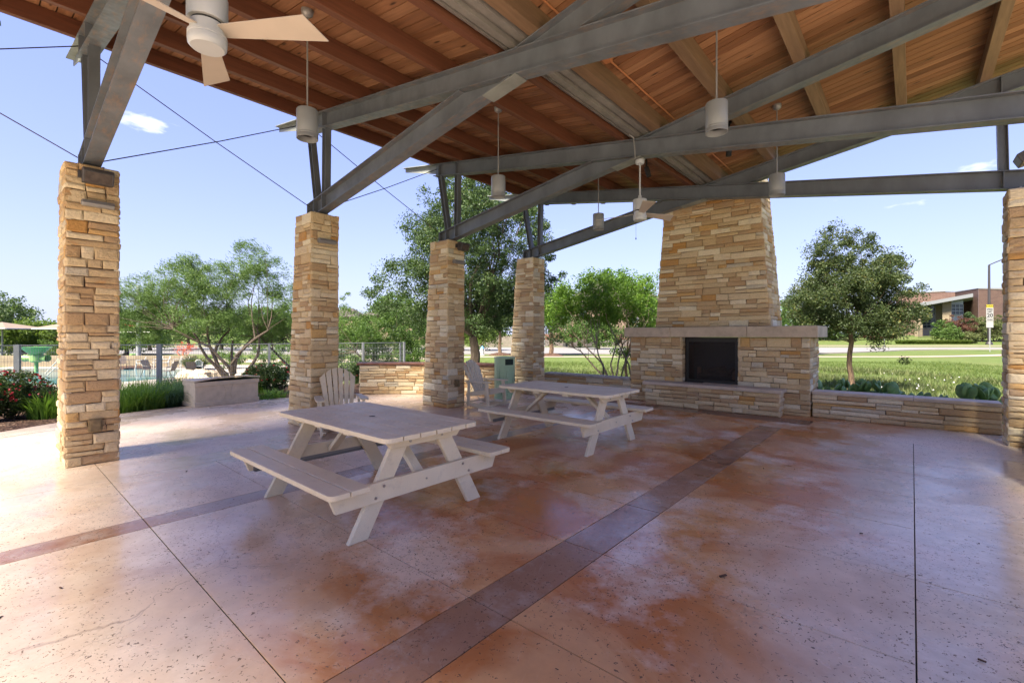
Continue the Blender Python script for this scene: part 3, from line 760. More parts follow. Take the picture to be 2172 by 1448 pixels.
# ---- low walls
def lowwall(x0, x1, y, th, h, label, matcap, seed, capsplit, capz=.055, ovh=.035, wmin=.2, wmax=.62):
    random.seed(seed); root = empty('stone_low_wall', ((x0 + x1) / 2, y, 0), 0, label, 'low wall')
    c = MB(); c.box(x0 + .001, x1 - .001, y + .022, y + th - .022, -.3, h); c.build('core', M['core'], root)
    ms = Masonry(root); rows = courses(0.0, h, .06, .12)
    ms.face(lambda u, z: Vector((u, y, z)), (0, -1, 0), cells(rows, lambda z: (x0, x1), wmin, wmax))
    ms.face(lambda u, z: Vector((u, y + th, z)), (0, 1, 0), cells(rows, lambda z: (x0, x1), wmin, wmax), False); ms.finish()
    xs = [x0] + capsplit + [x1]
    for a, b in zip(xs[:-1], xs[1:]): m = MB(); m.box(a + .0015, b - .0015, y - ovh, y + th + ovh, h + .002, h + capz); m.build('cap_slab', matcap, root, bevel=.006)
    return root
lowwall(-1.385, 1.02, 10.0, .36, .425, 'low stone wall with pale cap running right of the fireplace', M['cap'], 41, [.02])
lowwall(-7.55, -4.995, 10.0, .30, .44, 'low stone wall with grey cap left of the fireplace, behind the far table', M['cap_grey'], 42, [-6.3])
# side wall running from the right pillar towards the camera
random.seed(43); sw = empty('stone_side_wall', (1.4, 8.0, 0), 0, 'low stone wall with pale cap at the far right edge, beside the right pillar', 'low wall')
c = MB(); c.box(1.24, 1.6, 6.8, 9.085, -.3, .5); c.build('core', M['core'], sw)
ms = Masonry(sw); rows = courses(0, .5, .06, .12); ms.face(lambda u, z: Vector((1.22, u, z)), (-1, 0, 0), cells(rows, lambda z: (6.8, 9.08), .2, .5)); ms.finish()
m = MB(); m.box(1.17, 1.65, 6.8, 9.08, .502, .56); m.build('cap_slab', M['cap'], sw, bevel=.006)
# curved wall at the rim of the patio
random.seed(44); cw = empty('curved_stone_wall', (-10.3, 6.7, 0), 0, 'curved stone wall with red-brown coping between the second and third pillars', 'low wall')
A0, A1 = R_(143), R_(103); RW = CR - .03; Lw = RW * (A0 - A1)
def cpt(u, z, r=RW): a = A0 - u / RW; return Vector((CC[0] + r * math.cos(a), CC[1] + r * math.sin(a), z))
rows = courses(0, .74, .06, .13); cl = cells(rows, lambda z: (0, Lw), .16, .5)
LL = []
for (p, q, a, b) in cl:
    am = A0 - (p + q) / 2 / RW; N = Vector((-math.cos(am), -math.sin(am), 0))
    v, f = stone_mesh(lambda u, z: cpt(u, z), None, N, p + JT, q - JT, a + JT, b - JT, .05, random.uniform(0, .02)); MB().add(v, f[:]).build('stone', M['stone'], cw)
n = 26; co = MB(); cp = MB()
for i in range(n + 1):
    u = Lw * i / n
    co.v += [tuple(cpt(u, -.3, RW + .022)), tuple(cpt(u, .745, RW + .022)), tuple(cpt(u, .745, RW + .33)), tuple(cpt(u, -.3, RW + .33))]
    if i:
        b_ = 4 * i; a_ = b_ - 4
        for k_ in range(4): co.f.append((a_ + k_, a_ + (k_ + 1) % 4, b_ + (k_ + 1) % 4, b_ + k_))
co.f += [(0, 1, 2, 3), (4 * n + 3, 4 * n + 2, 4 * n + 1, 4 * n)]
co.build('core', M['core'], cw, fix=True)
for i in range(n + 1):
    u = -.06 + (Lw + .12) * i / n
    cp.v += [tuple(cpt(u, .747, RW - .05)), tuple(cpt(u, .80, RW - .05)), tuple(cpt(u, .80, RW + .38)), tuple(cpt(u, .747, RW + .38))]
    if i:
        b_ = 4 * i; a_ = b_ - 4
        for k_ in range(4): cp.f.append((a_ + k_, a_ + (k_ + 1) % 4, b_ + (k_ + 1) % 4, b_ + k_))
cp.f += [(0, 1, 2, 3), (4 * n + 3, 4 * n + 2, 4 * n + 1, 4 * n)]
cp.build('coping', M['coping_red'], cw, fix=True, bevel=.01)
# end face of the curved wall
es = Masonry(cw)
a = A0; Nn = Vector((-math.sin(a), math.cos(a), 0))
for (z0, z1) in courses(0, .74, .06, .12):
    v, f = stone_mesh(lambda u, z: Vector((CC[0] + (RW + u) * math.cos(A0), CC[1] + (RW + u) * math.sin(A0), z)), None, Nn, .0, .33, z0 + JT, z1 - JT, .02, random.uniform(.0, .02)); MB().add(v, f).build('stone', M['stone'], cw)
op = MB(); pp = cpt(Lw * .78, .60, RW - .02); op.box(pp.x - .03, pp.x + .05, pp.y - .05, pp.y + .01, .50, .66); op.build('outlet_cover', M['flood'], cw, bevel=.006)

# ------------------------------------------------------------------ steel trusses
SL = .163; ZC = 4.44; DP = .26; FW = .17; TF = .013
zt = lambda x: ZC + SL * abs(x - CX)            # top of the roof side member
zlow = lambda x: ZC - SL * abs(x - CX)          # top of the member below the crossing
def beam(name, root, y, xa, xb, za, zb, d=DP, fw=FW, tw=.012, top=None, bot=None, mat=None):
    """member in the plane Y=y whose top edge runs (xa,za)-(xb,zb); top/bot limit the flanges in x"""
    m = MB(); sl = (zb - za) / (xb - xa); Z = lambda x: za + (x - xa) * sl
    tx = top or (xa, xb); bx = bot or (xa, xb)
    poly = [(tx[0], Z(tx[0]) - TF), (tx[1], Z(tx[1]) - TF), (bx[1], Z(bx[1]) - d + TF), (bx[0], Z(bx[0]) - d + TF)]
    m.prism(poly, y - tw / 2, y + tw / 2)
    for (q, off) in ((tx, 0), (bx, -d + TF)):
        a, b = q; m.prism([(a, Z(a) + off), (b, Z(b) + off), (b, Z(b) + off - TF), (a, Z(a) + off - TF)], y - fw / 2, y + fw / 2)
    return m.build(name, mat or M['steel'], root, fix=True)
tlab = {0: 'steel roof truss behind the camera, farthest back', 1: 'steel roof truss just behind the camera', 2: 'grey steel roof truss standing on the nearest left pillar', 3: 'grey steel roof truss standing on the second pillar', 4: 'grey steel roof truss on the third pillar, carrying the far ceiling fan', 5: 'grey steel roof truss right in front of the chimney'}
for i, y in enumerate(TY):
    if i == 0: continue
    r = empty('steel_truss', (CX, y, 3.47), 0, tlab[i], 'roof truss', 'steel trusses under the pavilion roof')
    XA, XB = -7.85, 1.65; PL, PR = -7.65, 1.45
    # left top chord runs through the crossing down to the right pillar
    beam('top_chord', r, y, XA, PR, ZC + SL * (CX - XA), ZC - SL * (PR - CX))
    # strut from the left pillar up to the crossing
    beam('strut', r, y, PL, CX, ZC - SL * (CX - PL), ZC, fw=FW - .008, tw=.010, top=(PL, CX - DP / (2 * SL) - .01), bot=(PL + .02, CX - .04))
    # right rafter from the crossing up to the right eave
    beam('top_chord', r, y, CX, XB, ZC, ZC + SL * (XB - CX), fw=FW - .008, tw=.010, top=(CX + .02, XB), bot=(CX + DP / (2 * SL) + .01, XB))
    # tapered outriggers carrying past the eaves
    for sg in (-1, 1):
        x0 = CX + sg * 4.73; x1 = CX + sg * 5.85; m = MB()
        z0, z1 = zt(x0), zt(x1)
        m.prism([(x0, z0 - TF), (x1, z1 - TF), (x1, z1 - .09), (x0, z0 - .20)], y - .005, y + .005)
        m.prism([(x0, z0), (x1, z1), (x1, z1 - TF), (x0, z0 - TF)], y - FW / 2 + .003, y + FW / 2 - .003)
        m.build('outrigger', M['galv'], r, fix=True)
        # posts between the two members
        for (xt, xb_) in ((CX + sg * 4.58, CX + sg * 4.34), (CX + sg * 4.04, CX + sg * 4.06)):
            m = MB(); zt_ = zt(xt) - DP + .002; zb_ = zlow(xb_) - .002; hw = .045
            m.prism([(xt - hw, zt_), (xt + hw, zt_), (xb_ + hw, zb_), (xb_ - hw, zb_)], y - .006, y + .006)
            for q in (-1, 1): m.prism([(xt + q * hw, zt_), (xt + q * (hw + .009), zt_), (xb_ + q * (hw + .009), zb_), (xb_ + q * hw, zb_)], y - .05, y + .05)
            m.build('post', M['steel'], r, fix=True)
            for fz, xq in ((zt, xt), (zlow, xb_)):
                m = MB(); zz = fz(xq); m.box(xq - .006, xq + .006, y - FW / 2 + .006, y + FW / 2 - .006, zz - DP + TF + .006, zz - TF - .006); m.build('stiffener', M['steel'], r)
        xe = CX + sg * 4.55; m = MB(); m.box(xe - .008, xe + .008, y - FW / 2, y + FW / 2, 3.475, zlow(xe) - .004); m.build('end_plate', M['steel'], r)
    m = MB(); m.board((CX + .05, y, ZC - DP - .012), (CX - .42, y, ZC - DP - .012 - SL * .42), FW + .01, .012); m.build('splice_plate', M['galv'], r)

for i, y in enumerate(TY):
    if i < 2: continue
    for xq, sg in ((XL - .43, 1), (XR + .43, -1)):
        if sg < 0 and i < 4: continue
        rr_ = empty('base_plate', (xq, y, 3.476), 0, ('steel base plate with bolts on top of the ' + {2: 'nearest pillar', 3: 'second pillar', 4: 'third pillar', 5: 'fourth pillar, left of the fireplace'}[i]) if sg > 0 else ('steel base plate on the right ' + {4: 'pillar outside the photo', 5: 'pillar at the edge of the photo'}[i]), 'base plate')
        m = MB(); m.box(xq - .06, xq + .36 if sg > 0 else xq + .06, y - .13, y + .13, 3.476, 3.49) if sg > 0 else m.box(xq - .36, xq + .06, y - .13, y + .13, 3.476, 3.49); m.build('plate', M['steel'], rr_)
        for bx_ in (.0, .3):
            for by_ in (-.105, .105): m = MB(); m.tube([(xq + sg * bx_, y + by_, 3.49), (xq + sg * bx_, y + by_, 3.515)], .014, 6); m.build('bolt', M['bolt'], rr_)
# bracing cables between the trusses
def cable(a, b, label):
    m = MB(); mid = [(a[k] + b[k]) / 2 for k in range(3)]; mid[2] -= .02
    m.tube([a, mid, b], .007, 6); o = m.build('bracing_cable', M['wire'], smooth=True); tag(o, label, 'cable', 'bracing cables between the left pillars')
cl_names = ['left of the nearest pillar', 'between the nearest and the second pillar', 'between the second and the third pillar', 'between the third and the fourth pillar']
for i in range(1, 5):
    y0, y1 = TY[i], TY[i + 1]
    cable((-7.78, y0 + .02, zt(-7.78) - .14), (-7.52, y1 - .1, 3.62), 'thin dark cable falling to the right ' + cl_names[i - 1])
    cable((-7.5, y0 + .1, 3.62), (-7.8, y1 - .02, zt(-7.8) - .10), 'thin dark cable rising to the right ' + cl_names[i - 1])

# ------------------------------------------------------------------ roof
roof = empty('pavilion_roof', (CX, 2.5, 4.6), 0, 'V-shaped timber roof with reddish brown boards, purlins and a valley gutter', 'roof')
PH = .21; Y0R, Y1R = -4.1, 9.90
cosr = math.cos(math.atan(SL))
def purlin(x, wd, mat):      # x: the side nearer the valley
    sg = 1 if x > CX else -1
    xa, xb = x, x + sg * wd; m = MB()
    m.prism([(xa, zt(xa) + .001), (xb, zt(xb) + .001), (xb, zt(xb) + PH), (xa, zt(xa) + PH)], Y0R, Y1R + (.35 if x < -3.2 else 0) + (.4 if x < -4.4 else 0)); m.build('purlin', mat, roof, fix=True, bevel=.004)
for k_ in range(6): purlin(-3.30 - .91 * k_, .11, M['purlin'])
for k_ in range(6): purlin(-2.88 + .90 * k_, .12, M['purlin_lit'])
random.seed(5)
yb = Y0R; bw = .142
def dboard(xa, xb, y):
    m = MB(); e = .003; z = PH + .002
    m.prism([(xa + e, zt(xa) + z), (xb - e, zt(xb) + z), (xb - e, zt(xb) + z + .035), (xa + e, zt(xa) + z + .035)], y + .007, y + bw - .007); m.build('deck_board', M['deck'], roof, fix=True)
nb = 0
while yb < Y1R - .05:
    visL = yb > .2
    if visL and random.random() < .42:
        xc = random.choice([-4.21, -5.12, -6.03]) ; dboard(-8.0, xc, yb); dboard(xc, -3.33, yb)
    else: dboard(-8.0, -3.33, yb)
    if yb > 2 and random.random() < .35:
        xc = random.choice([-1.96, -1.06, -.16, .74]) + .06; dboard(-2.87, xc, yb); dboard(xc, 1.80, yb)
    else: dboard(-2.87, 1.80, yb)
    yb += bw
for q in range(5): dboard(-8.0, -4.52, yb + q * bw)
for q in range(3): dboard(-4.5, -3.33, yb + q * bw); dboard(-2.87, -2.05, yb + q * bw)
sh = MB()
for (xa, xb) in ((-8.06, -3.32), (-2.88, 1.86)):
    za, zb = zt(xa), zt(xb); q = PH + .04
    sh.prism([(xa, za + q), (xb, zb + q), (xb, zb + q + .05), (xa, za + q + .05)], Y0R - .04, Y1R + .02)
sh.prism([(-3.33, zt(-3.33) + PH + .05), (-2.87, zt(-2.87) + PH + .05), (-2.87, zt(-2.87) + PH + .09), (-3.33, zt(-3.33) + PH + .09)], Y0R - .04, Y1R + .02)
for (xa, xb, ye) in ((-8.06, -4.51, .78), (-4.5, -3.34, .42), (-2.86, -2.05, .42)):
    za, zb = zt(xa), zt(xb); q = PH + .042
    sh.prism([(xa, za + q), (xb, zb + q), (xb, zb + q + .05), (xa, za + q + .05)], Y1R + .021, Y1R + ye)
sh.prism([(-3.33, zt(-3.33) + PH + .051), (-2.87, zt(-2.87) + PH + .051), (-2.87, zt(-2.87) + PH + .091), (-3.33, zt(-3.33) + PH + .091)], Y1R + .021, Y1R + .42)
sh.build('roof_sheet', M['roofsheet'], roof, fix=True)
# valley gutter with ridged underside
prof = [(-3.285, .16), (-3.255, .05), (-3.21, .03), (-3.20, .06), (-3.175, .055), (-3.165, .02), (-3.12, .015), (-3.085, .015), (-3.075, .06), (-3.03, .065), (-3.02, .03), (-2.95, .03), (-2.915, .09), (-2.90, .16)]
pl = [(x, ZC + z + .03) for x, z in prof]; pl2 = [(x, z + .004) for x, z in reversed(pl)]
m = MB(); n = len(pl); ys = (Y0R, Y1R)
for yy in ys: m.v += [(x, yy, z) for x, z in pl]
for i in range(n - 1): m.f.append((i, i + 1, n + i + 1, n + i))
gt = m.build('valley_gutter', M['gutter'], roof)
sm = gt.modifiers.new('thick', 'SOLIDIFY'); sm.thickness = .004
for yy in (1.6, 2.4, 4.3, 5.3, 5.75, 7.2, 8.4):
    m = MB(); m.tube([(-3.15, yy, ZC + .05), (-3.16, yy, ZC + .0), (-3.14, yy, ZC - .015), (-3.12, yy, ZC + .01)], .004, 5); m.build('gutter_clip', M['strap'], roof)
# conduit along the right of the valley with a junction box and a branch
m = MB(); xq = -2.66; m.tube([(xq, -3, zt(xq) + PH - .02), (xq, 9.7, zt(xq) + PH - .02)], .011, 8)
m.tube([(xq, 4.72, zt(xq) + PH - .02), (-2.1, 4.72, zt(-2.1) + PH - .015)], .009, 8); m.tube([(-3.9, 4.72, zt(-3.9) + PH - .012), (-3.45, 4.72, zt(-3.45) + PH - .012)], .009, 8)
cd = m.build('conduit', M['conduit'], roof, smooth=True)
m = MB(); m.box(xq - .045, xq + .045, 4.65, 4.79, zt(xq) + PH - .055, zt(xq) + PH - .002); m.build('junction_box', M['conduit'], roof, bevel=.006)

# ------------------------------------------------------------------ fans and lights
def fan(x, y, zbot, rod_top, az0, label, chain=True):
    r = empty('ceiling_fan', (x, y, zbot), 0, label, 'ceiling fan', 'ceiling fans under the valley')
    m = MB(); m.lathe([(.0, zbot), (.085, zbot), (.097, zbot + .012), (.1, zbot + .035), (.1, zbot + .05), (.097, zbot + .052), (.097, zbot + .058), (.1, zbot + .06), (.1, zbot + .075), (.088, zbot + .08), (.088, zbot + .135)], (x, y), 40, False, False); m.build('motor_hub', M['white'], r, smooth=True)
    m = MB(); m.lathe([(.080, zbot + .135), (.080, zbot + .15)], (x, y), 32); m.build('shadow_gap', M['dark'], r, smooth=True)
    m = MB(); m.lathe([(.0, zbot + .15), (.1, zbot + .15), (.104, zbot + .158), (.104, zbot + .30), (.098, zbot + .315), (.03, zbot + .325), (.022, zbot + .38), (.0, zbot + .38)], (x, y), 40, False, False); m.build('motor_housing', M['white'], r, smooth=True)
    m = MB(); m.tube([(x, y, zbot + .37), (x, y, rod_top)], .0125, 12); m.build('down_rod', M['white'], r, smooth=True)
    m = MB(); m.lathe([(0, rod_top - .07), (.03, rod_top - .07), (.06, rod_top - .055), (.066, rod_top - .04), (.066, rod_top), (0, rod_top)], (x, y), 28, False, False); m.build('canopy', M['white'], r, smooth=True)
    for k_ in range(3):
        a = R_(az0 + 120 * k_); d = Vector((math.cos(a), math.sin(a), 0)); q = Vector((-math.sin(a), math.cos(a), 0)); zz = zbot + .105; tl = .22
        # blade: narrow root, wide slanted tip, pitched
        o2 = [(.075, -.035), (.60, -.085), (.68, .075), (.075, .045)]
        vs = []
        for th_ in (-.003, .003):
            for (u, v) in o2: vs.append(Vector((x, y, zz)) + d * u + q * v + Vector((0, 0, -v * tl * 1.3 + th_)))
        MB().add(vs, [(0, 1, 2, 3), (7, 6, 5, 4), (0, 4, 5, 1), (1, 5, 6, 2), (2, 6, 7, 3), (3, 7, 4, 0)]).build('blade', M['fan_blade'], r, fix=True)
    m = MB(); cx_, cy_ = x + F[0] * .0 - Rt[0] * .06, y - Rt[1] * .06
    if chain: m.tube([(cx_, cy_, zbot + .01), (cx_, cy_, zbot - .26)], .0018, 5); m.tube([(cx_, cy_, zbot - .26), (cx_, cy_, zbot - .285)], .008, 8); m.build('pull_chain', M['dark'], r)
    return r
fan(CX, .86, 3.17, 4.15, 40, 'white ceiling fan nearest the camera, top left, seen close from below', False)
f2 = fan(CX, 6.51, 3.23, 4.14, 67, 'smaller looking white ceiling fan in front of the fireplace chimney')
m = MB(); m.tube([(CX - .02, 6.40, 4.14), (CX - .03, 6.39, 4.32), (CX - .05, 6.40, 4.46), (CX - .10, 6.35, 4.50)], .010, 8); m.build('feed_conduit', M['wallpack'], f2, smooth=True)
def pendant(x, y, label):
    zb = 3.57; zr = zt(x) + PH
    r = empty('pendant_light', (x, y, zr), 0, label, 'pendant light', 'cylinder pendant lights hanging from the roof')
    m = MB(); m.lathe([(.092, zb + .06), (.1, zb), (.107, zb), (.107, zb + .035), (.1055, zb + .037), (.1055, zb + .041), (.107, zb + .043), (.107, zb + .055), (.1055, zb + .057), (.1055, zb + .061), (.107, zb + .063), (.107, zb + .295), (.103, zb + .305), (0, zb + .307)], (x, y), 40, False, False); m.build('lamp_shade', M['pendant'], r, smooth=True)
    m = MB(); m.lathe([(0, zb + .075), (.095, zb + .07)], (x, y), 32, False, False); m.build('reflector', M['dark'], r)
    m = MB(); m.tube([(x, y, zb + .305), (x, y, zr - .02)], .0085, 10); m.build('stem', M['wallpack'], r, smooth=True)
    m = MB(); m.lathe([(0, zr - .075), (.03, zr - .07), (.055, zr - .05), (.062, zr - .02), (.062, zr + .001), (0, zr + .001)], (x, y), 24, False, False); m.build('canopy', M['wallpack'], r, smooth=True)
pendant(-4.82, 2.25, 'cylinder pendant light hanging beside the near fan blade, leftmost')
pendant(-4.68, 5.07, 'cylinder pendant light in the middle bay, above the far rocking chair')
pendant(-4.64, 7.92, 'cylinder pendant light farthest back, left of the far fan')
pendant(-1.51, 4.93, 'cylinder pendant light hanging large in the right wing, above the fireplace')
pendant(-1.51, 7.72, 'cylinder pendant light just right of the chimney')

XF = XL + .018
def floodlight(y, z, label, w_=.27, h_=.17):
    r = empty('flood_light', (XF, y, z), 0, label, 'floodlight')
    m = MB(); prof = [(0, z - .06), (.035, z - .10), (.115, z - .10), (.165, z + .02), (.15, z + .06), (.04, z + .075), (0, z + .05)]
    m.prism([(XF + a, b) for a, b in prof], y - w_ / 2, y + w_ / 2); m.build('housing', M['flood'], r, fix=True, bevel=.008)
    m = MB(); m.add([(XF + .119, y - w_ / 2 + .02, z - .092), (XF + .119, y + w_ / 2 - .02, z - .092), (XF + .166, y + w_ / 2 - .02, z + .012), (XF + .166, y - w_ / 2 + .02, z + .012)], [(0, 1, 2, 3)])
    m.build('lens', M['floodglass'], r, fix=True)
    m = MB(); m.box(XF - .03, XF + .03, y - w_ / 2 - .03, y - w_ / 2, z - .04, z + .04); m.build('bracket', M['flood'], r)
floodlight(.875, 3.34, 'dark rectangular floodlight at the top of the nearest pillar')
floodlight(6.62, 3.37, 'dark floodlight tilted outward at the top of the third pillar', .22)
def wallpack(y, z, label):
    r = empty('wall_light', (XF, y, z), 0, label, 'wall light', 'slim grey wall lights on the pillars')
    m = MB(); m.prism([(XF - .01, z - .035), (XF + .06, z - .035), (XF + .085, z - .005), (XF + .06, z + .035), (XF - .01, z + .04)], y - .14, y + .14); m.build('housing', M['wallpack'], r, fix=True, bevel=.004)
    m = MB(); m.tube([(XF + .03, y - .15, z), (XF + .03, y - .139, z)], .028, 14); m.build('end_cap', M['wallpack'], r, smooth=True)
wallpack(.885, 3.02, 'slim grey wall light on the nearest pillar below its floodlight')
wallpack(3.66, 3.02, 'slim grey wall light near the top of the second pillar')
wallpack(6.53, 3.03, 'slim grey wall light on the third pillar below its floodlight')
def outlet(y, z, label):
    r = empty('outlet_box', (XF, y, z), 0, label, 'outlet')
    m = MB(); m.box(XF - .02, XF + .03, y - .06, y + .06, z - .075, z + .075); m.build('back_box', M['bronze'], r, bevel=.008)
    m = MB(); m.box(XF + .031, XF + .042, y - .045, y + .045, z - .055, z + .055); m.build('cover_plate', M['bronze'], r, bevel=.005)
outlet(.86, .455, 'small brass outlet cover low on the nearest pillar'); outlet(6.5, .5, 'small brass outlet cover low on the third pillar')
for (x, y, z, dx, lab) in ((-2.14, 7.6, 4.36, -.01, 'small black spotlight under the right wing of the roof'), (-3.5, 7.6, 4.34, .05, 'small black spotlight under the left wing behind the far fan')):
    r = empty('spot_light', (x, y, z + .15), 0, lab, 'spotlight', 'small black roof spotlights')
    m = MB(); m.tube([(x, y, z + .09), (x + dx, y, z - .08)], .042, 14); m.build('lamp_can', M['dark'], r, smooth=True)
    m = MB(); m.tube([(x, y, z + .08), (x, y, zt(x) + PH)], .016, 8); m.lathe([(.035, zt(x) + PH - .03), (.035, zt(x) + PH + .001)], (x, y), 14); m.build('mount', M['dark'], r, smooth=True)
r = empty('flood_light', (.78, 6.5, 3.2), 0, 'dark floodlight cut off by the right edge of the photo, on the right pillar', 'floodlight')
m = MB(); m.prism([(XR - .01, 3.28), (XR - .10, 3.28), (XR - .24, 3.20), (XR - .20, 3.12), (XR - .01, 3.18)], 6.38, 6.62); m.build('housing', M['flood'], r, fix=True, bevel=.008)

# ------------------------------------------------------------------ picnic tables
def rounded(x0, x1, y0, y1, corners, r=.06):
    """polygon of a board with chosen rounded corners (0:x0y0 1:x1y0 2:x1y1 3:x0y1)"""
    out = []
    for k_, (cx_, cy_, sx, sy, a0) in enumerate(((x0, y0, 1, 1, 180), (x1, y0, -1, 1, 270), (x1, y1, -1, -1, 0), (x0, y1, 1, -1, 90))):
        if k_ in corners:
            for j_ in range(6): a = R_(a0 + 90 * j_ / 5); out.append((cx_ + sx * r + r * math.cos(a), cy_ + sy * r + r * math.sin(a)))
        else: out.append((cx_, cy_))
    return out
def picnic(label):
    r = empty('picnic_table', (0, 0, 0), 0, label, 'picnic table', 'sand coloured picnic tables')
    P_ = M['plastic']; L0, L1 = -.93, .93; W = .475; nb = 6; bw = 2 * W / nb
    for i in range(nb):
        y0, y1 = -W + i * bw + .0055, -W + (i + 1) * bw - .0055
        cs = [0, 1] if i == 0 else ([2, 3] if i == nb - 1 else [])
        m = MB(); m.prism(rounded(L0, L1, y0, y1, cs), .712, .75, 'z'); m.build('table_board', P_, r, world=False, fix=True, bevel=.004)
    m = MB(); m.lathe([(.028, .7505), (.028, .7515)], (0, 0), 20); m.build('umbrella_hole_disc', M['hole'], r, world=False)  # dark disc on the boards stands in for the shaded hole
    for sg in (-1, 1):
        ya, yb_ = sg * .60, sg * .895
        e = sorted((ya, yb_)); mid = (e[0] + e[1]) / 2
        for a, b, cs in ((e[0], mid - .004, [0, 1] if sg < 0 else []), (mid + .004, e[1], [2, 3] if sg > 0 else [])):
            m = MB(); m.prism(rounded(L0 - .01, L1 + .01, a, b, cs, .05), .412, .45, 'z'); m.build('bench_board', P_, r, world=False, fix=True, bevel=.006)
        for xx in (-.3, .3):
            m = MB(); m.prism([(e[0] + .02, .41), (e[1] - .02, .41), (e[1] - .06, .375), (e[0] + .06, .375)], xx - .04, xx + .04, 'x'); m.build('bench_cleat', P_, r, world=False, fix=True)
    for sx in (-1, 1):
        xr = sx * .76; t = .02
        # rail under the benches
        m = MB(); m.prism([(-.84, .41), (.84, .41), (.78, .265), (-.78, .265)], xr + sx * .0, xr + sx * .038, 'x'); m.build('rail', P_, r, world=False, fix=True, bevel=.004)
        m = MB(); m.prism([(-.75, .30), (.75, .30), (.75, .262), (-.75, .262)], xr - sx * .004, xr - sx * .001, 'x'); m.box(min(xr - sx * .035, xr - sx * .004), max(xr - sx * .035, xr - sx * .004), -.75, .75, .262, .266); m.build('steel_angle', M['strap'], r, world=False, fix=True)
        m = MB(); m.prism([(-.40, .710), (.40, .710), (.33, .635), (-.33, .635)], xr + sx * .0, xr + sx * .038, 'x'); m.build('top_cleat', P_, r, world=False, fix=True, bevel=.004)
        for sy in (-1, 1):
            m = MB(); hw = .078
            yt_, yb2 = sy * .19, sy * .585
            m.prism([(yb2 - hw, 0), (yb2 + hw, 0), (yt_ + hw, .708), (yt_ - hw, .708)], xr - sx * .046, xr - sx * .005, 'x'); m.build('leg', P_, r, world=False, fix=True, bevel=.004)
            for (yy, zz) in ((sy * .40, .375), (sy * .47, .30), (sy * .16, .67)):
                m = MB(); m.tube([(xr + sx * .037, yy, zz), (xr + sx * .044, yy, zz)], .011, 10); m.build('bolt', M['bolt'], r, world=False)
        m = MB(); m.tube([(xr + sx * .037, 0, .34), (xr + sx * .043, 0, .34)], .008, 10); m.build('bolt', M['bolt'], r, world=False)
        m = MB(); m.board((xr - sx * .02, 0, .33), (sx * .30, 0, .70), .085, .038); m.build('brace', P_, r, world=False, fix=True, bevel=.003)
        m = MB(); m.box(min(sx * .2, sx * .3), max(sx * .2, sx * .3), -.40, .40, .675, .711); m.build('top_batten', P_, r, world=False)
    return r
pt = picnic('sand coloured picnic table nearest the camera, with benches on both sides')
pt.location = (-3.78, 2.37, 0)
index_children()
p2 = copy_tree(pt); p2.location = (-3.78, 5.55, 0); p2['label'] = 'farther sand coloured picnic table, standing before the fireplace'

